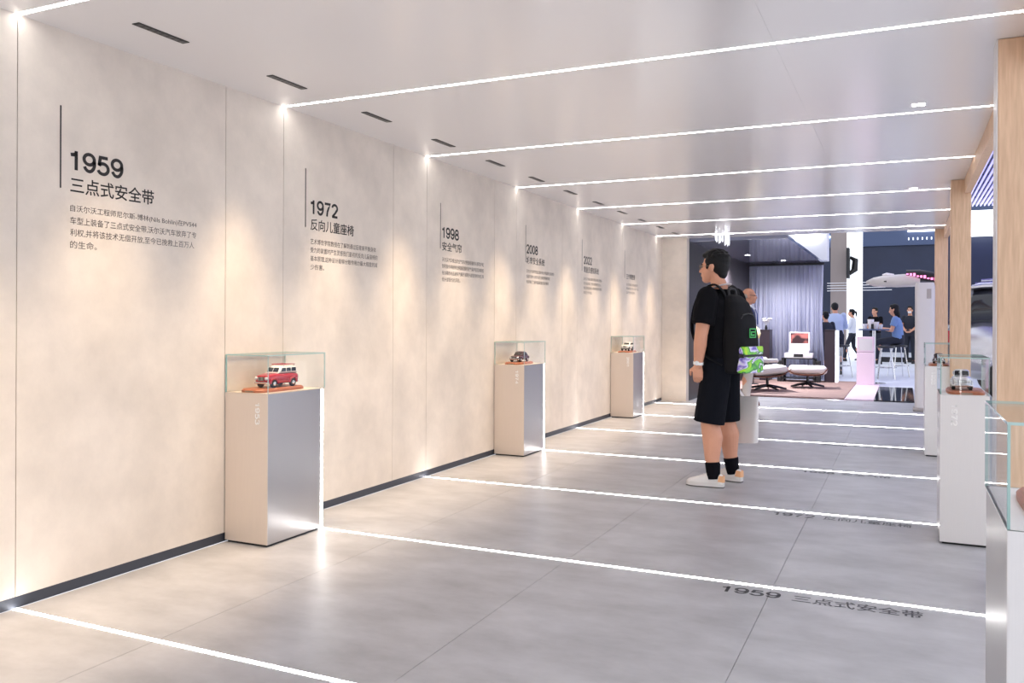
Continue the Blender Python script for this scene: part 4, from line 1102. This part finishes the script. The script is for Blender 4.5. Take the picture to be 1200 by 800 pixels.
# white tote carried in his far hand
tb = thing('tote_bag', 'large white paper-like tote bag in the far hand of the man', 'bag', MAN, MRZ + R(-16))
bx, by = .30, .105
m = MB(); rings = []
for z, L, W in ((.285, .235, .04), (.295, .24, .042), (.46, .245, .032), (.64, .25, .010)):
    rings.append([(bx + b, by + a, z + .006 * math.sin(a * 20)) for a, _, b in [(p[0], 0, p[2]) for p in sect(0, L, -W, W, 28, 6)]])
m.loft(rings); m.build('sack', 'tote', tb, True)
for sy in (-1, 1):
    MB().tube(catmull([(bx + sy * .008, by - .12, .64), (bx + sy * .006, by - .04, .74), (bx - .0, by + .01, .805), (bx + sy * .006, by + .06, .74), (bx + sy * .008, by + .12, .64)], 6), .012, 8, flat=.35).build('handle', 'tote', tb, True)

# generic standing pose
def stand(h=1.72, **kw):
    k = h / 1.75
    d = dict(pelvis=(0, 0, .94), waist=(0, 0, 1.09), chest=(0, -.01, 1.27), neck=(0, -.005, 1.47), head=(0, .03, 1.625),
             shL=(-.18, -.01, 1.415), elL=(-.23, -.03, 1.13), wrL=(-.22, .05, .90), shR=(.18, -.01, 1.415), elR=(.23, -.03, 1.13), wrR=(.22, .05, .90),
             hipL=(-.09, 0, .9), hipR=(.09, 0, .9), knL=(-.1, .02, .49), knR=(.1, .02, .49), anL=(-.1, -.02, .09), anR=(.1, -.02, .09))
    d.update(kw)
    return d
def person(label, loc, rz, h, J, look, hair='short'):
    t, P = figure(label, loc, rz, J, look, voxel=.010, hairkind=hair)
    k = h / 1.75; t.scale = (k, k, k); return t, P
bl = dict(skin='skin_tan', top='navy_suit', top_name='jacket', sleeve='long', bottom='trousers_grey', shoe='shoe_brown', sole='shoe_brown', outsole='black', girth=1.06, hem=-.1, hair='hair_grey')
t, P = person('bald businessman in navy jacket and grey trousers behind the backpack', (-2.10, 12.75, 0), R(-80), 1.72, stand(head_yaw=R(-4)), bl, 'bald')
MB().tube([P(-.06, .04, .012), P(-.05, .092, .008), P(0, .104, .008), P(.05, .092, .008), P(.06, .04, .012), P(.08, -.01, .014)], .004, 6).build('glasses', 'black', t)
MB().tube([(-.05, .055, 1.47), (0, .095, 1.44), (.05, .055, 1.47), (.04, -.05, 1.5), (-.04, -.05, 1.5), (-.05, .055, 1.47)], .022, 8).build('collar', 'shirt_white', t, True)
MB().tube([(0, .115, 1.43), (0, .14, 1.36), (0, .15, 1.2)], [.016, .022, .03], 8, flat=.3, up=(0, 1, 0)).build('tie', 'tie', t, True)
person('dark-haired person in black mostly hidden behind the man in shorts', (-2.50, 13.42, 0), R(-70), 1.78, stand(), dict(skin='skin', top='tee_black', sleeve='long', bottom='cloth_dark', shoe='black', sole='black'), 'short')
person('woman with a ponytail in white shirt and black trousers walking in the hall', (-1.47, 28.2, 0), R(80), 1.62,
       stand(elL=(-.22, .06, 1.14), wrL=(-.1, .24, 1.1), elR=(.22, .06, 1.14), wrR=(.1, .24, 1.1), knL=(-.09, .16, .51), anL=(-.09, .22, .1), knR=(.09, -.03, .49), anR=(.09, -.26, .13)),
       dict(skin='skin', top='shirt_white', sleeve='long', bottom='cloth_dark', shoe='black', sole='black', girth=.9), 'tail')
person('man in pale blue shirt leaning forward beside the dark cabinet', (-1.46, 21.2, 0), R(10), 1.74,
       stand(neck=(0, .16, 1.44), chest=(0, .08, 1.26), waist=(0, .03, 1.09), head=(0, .26, 1.55), head_pitch=R(-25), shL=(-.18, .13, 1.39), shR=(.18, .13, 1.39), elL=(-.24, .2, 1.12), elR=(.24, .2, 1.12), wrL=(-.12, .4, 1.05), wrR=(.12, .4, 1.05)),
       dict(skin='skin_tan', top='shirt_pale', sleeve='long', bottom='cloth_dark', shoe='black', sole='black'), 'short')
person('short person in dark clothes half hidden by the curtain edge', (-1.62, 20.4, 0), R(30), 1.46, stand(), dict(skin='skin', top='cloth_dark', sleeve='long', bottom='cloth_dark', shoe='black', sole='black'), 'short')
person('person in a black shirt standing behind the high table', (-.80, 27.6, 0), R(150), 1.66,
       stand(elL=(-.22, .06, 1.14), wrL=(-.08, .26, 1.12), elR=(.22, .06, 1.14), wrR=(.08, .26, 1.12)), dict(skin='skin', top='tee_black', sleeve='short', bottom='cloth_dark', shoe='black', sole='black'), 'short')
mk, P = person('standing person in dark vest wearing a white face mask', (.15, 27.8, 0), R(170), 1.70,
       stand(elL=(-.22, .06, 1.14), wrL=(-.1, .26, 1.02), elR=(.22, .06, 1.14), wrR=(.1, .26, 1.02)), dict(skin='skin', top='cloth_dark', sleeve='short', bottom='cloth_dark', shoe='black', sole='black'), 'short')
mm = MB().ell(P(0, .068, -.052), (.05, .05, .042), seg=16); mm.build('face_mask', 'paper', mk, True)
sit = stand(pelvis=(0, 0, .86), waist=(0, .02, 1.0), chest=(0, .04, 1.18), neck=(0, .06, 1.37), head=(0, .1, 1.525), head_pitch=R(-12),
            shL=(-.18, .05, 1.32), shR=(.18, .05, 1.32), elL=(-.21, .12, 1.06), elR=(.21, .12, 1.06), wrL=(-.09, .34, 1.1), wrR=(.09, .34, 1.1),
            hipL=(-.09, .02, .83), hipR=(.09, .02, .83), knL=(-.11, .42, .80), knR=(.11, .42, .78), anL=(-.11, .46, .38), anR=(.11, .44, .36))
person('long-haired person in blue shirt seated on a bar stool', (-.12, 20.9, 0), R(84), 1.72, sit, dict(skin='skin', top='shirt_blue', sleeve='short', bottom='cloth_dark', shoe='black', sole='black', girth=.98), 'long')
# bar stools
def stool(loc, lab, rz=0):
    t = thing('bar_stool', lab, 'stool', loc, rz, 'bar stools')
    MB().lathe([(.001, .67), (.17, .67), (.185, .69), (.18, .715), (.001, .72)], seg=24).build('seat', 'black_satin', t, True)
    for k in range(4):
        a = PI / 4 + k * PI / 2; c, s_ = math.cos(a), math.sin(a)
        MB().tube([(.13 * c, .13 * s_, .67), (.24 * c, .24 * s_, 0)], .012, 8).build('leg', 'chrome', t)
    MB().tube([(.21 * math.cos(2 * PI * k / 24), .21 * math.sin(2 * PI * k / 24), .25) for k in range(25)], .008, 6).build('foot_ring', 'chrome', t)
stool((-.12, 20.88, 0), 'chrome-legged bar stool under the seated person in blue', .4)
stool((-.36, 19.9, 0), 'empty chrome-legged bar stool just right of the pink pedestal', .1)
stool((-1.28, 20.2, 0), 'empty chrome-legged bar stool right of the dark cabinet', .7)
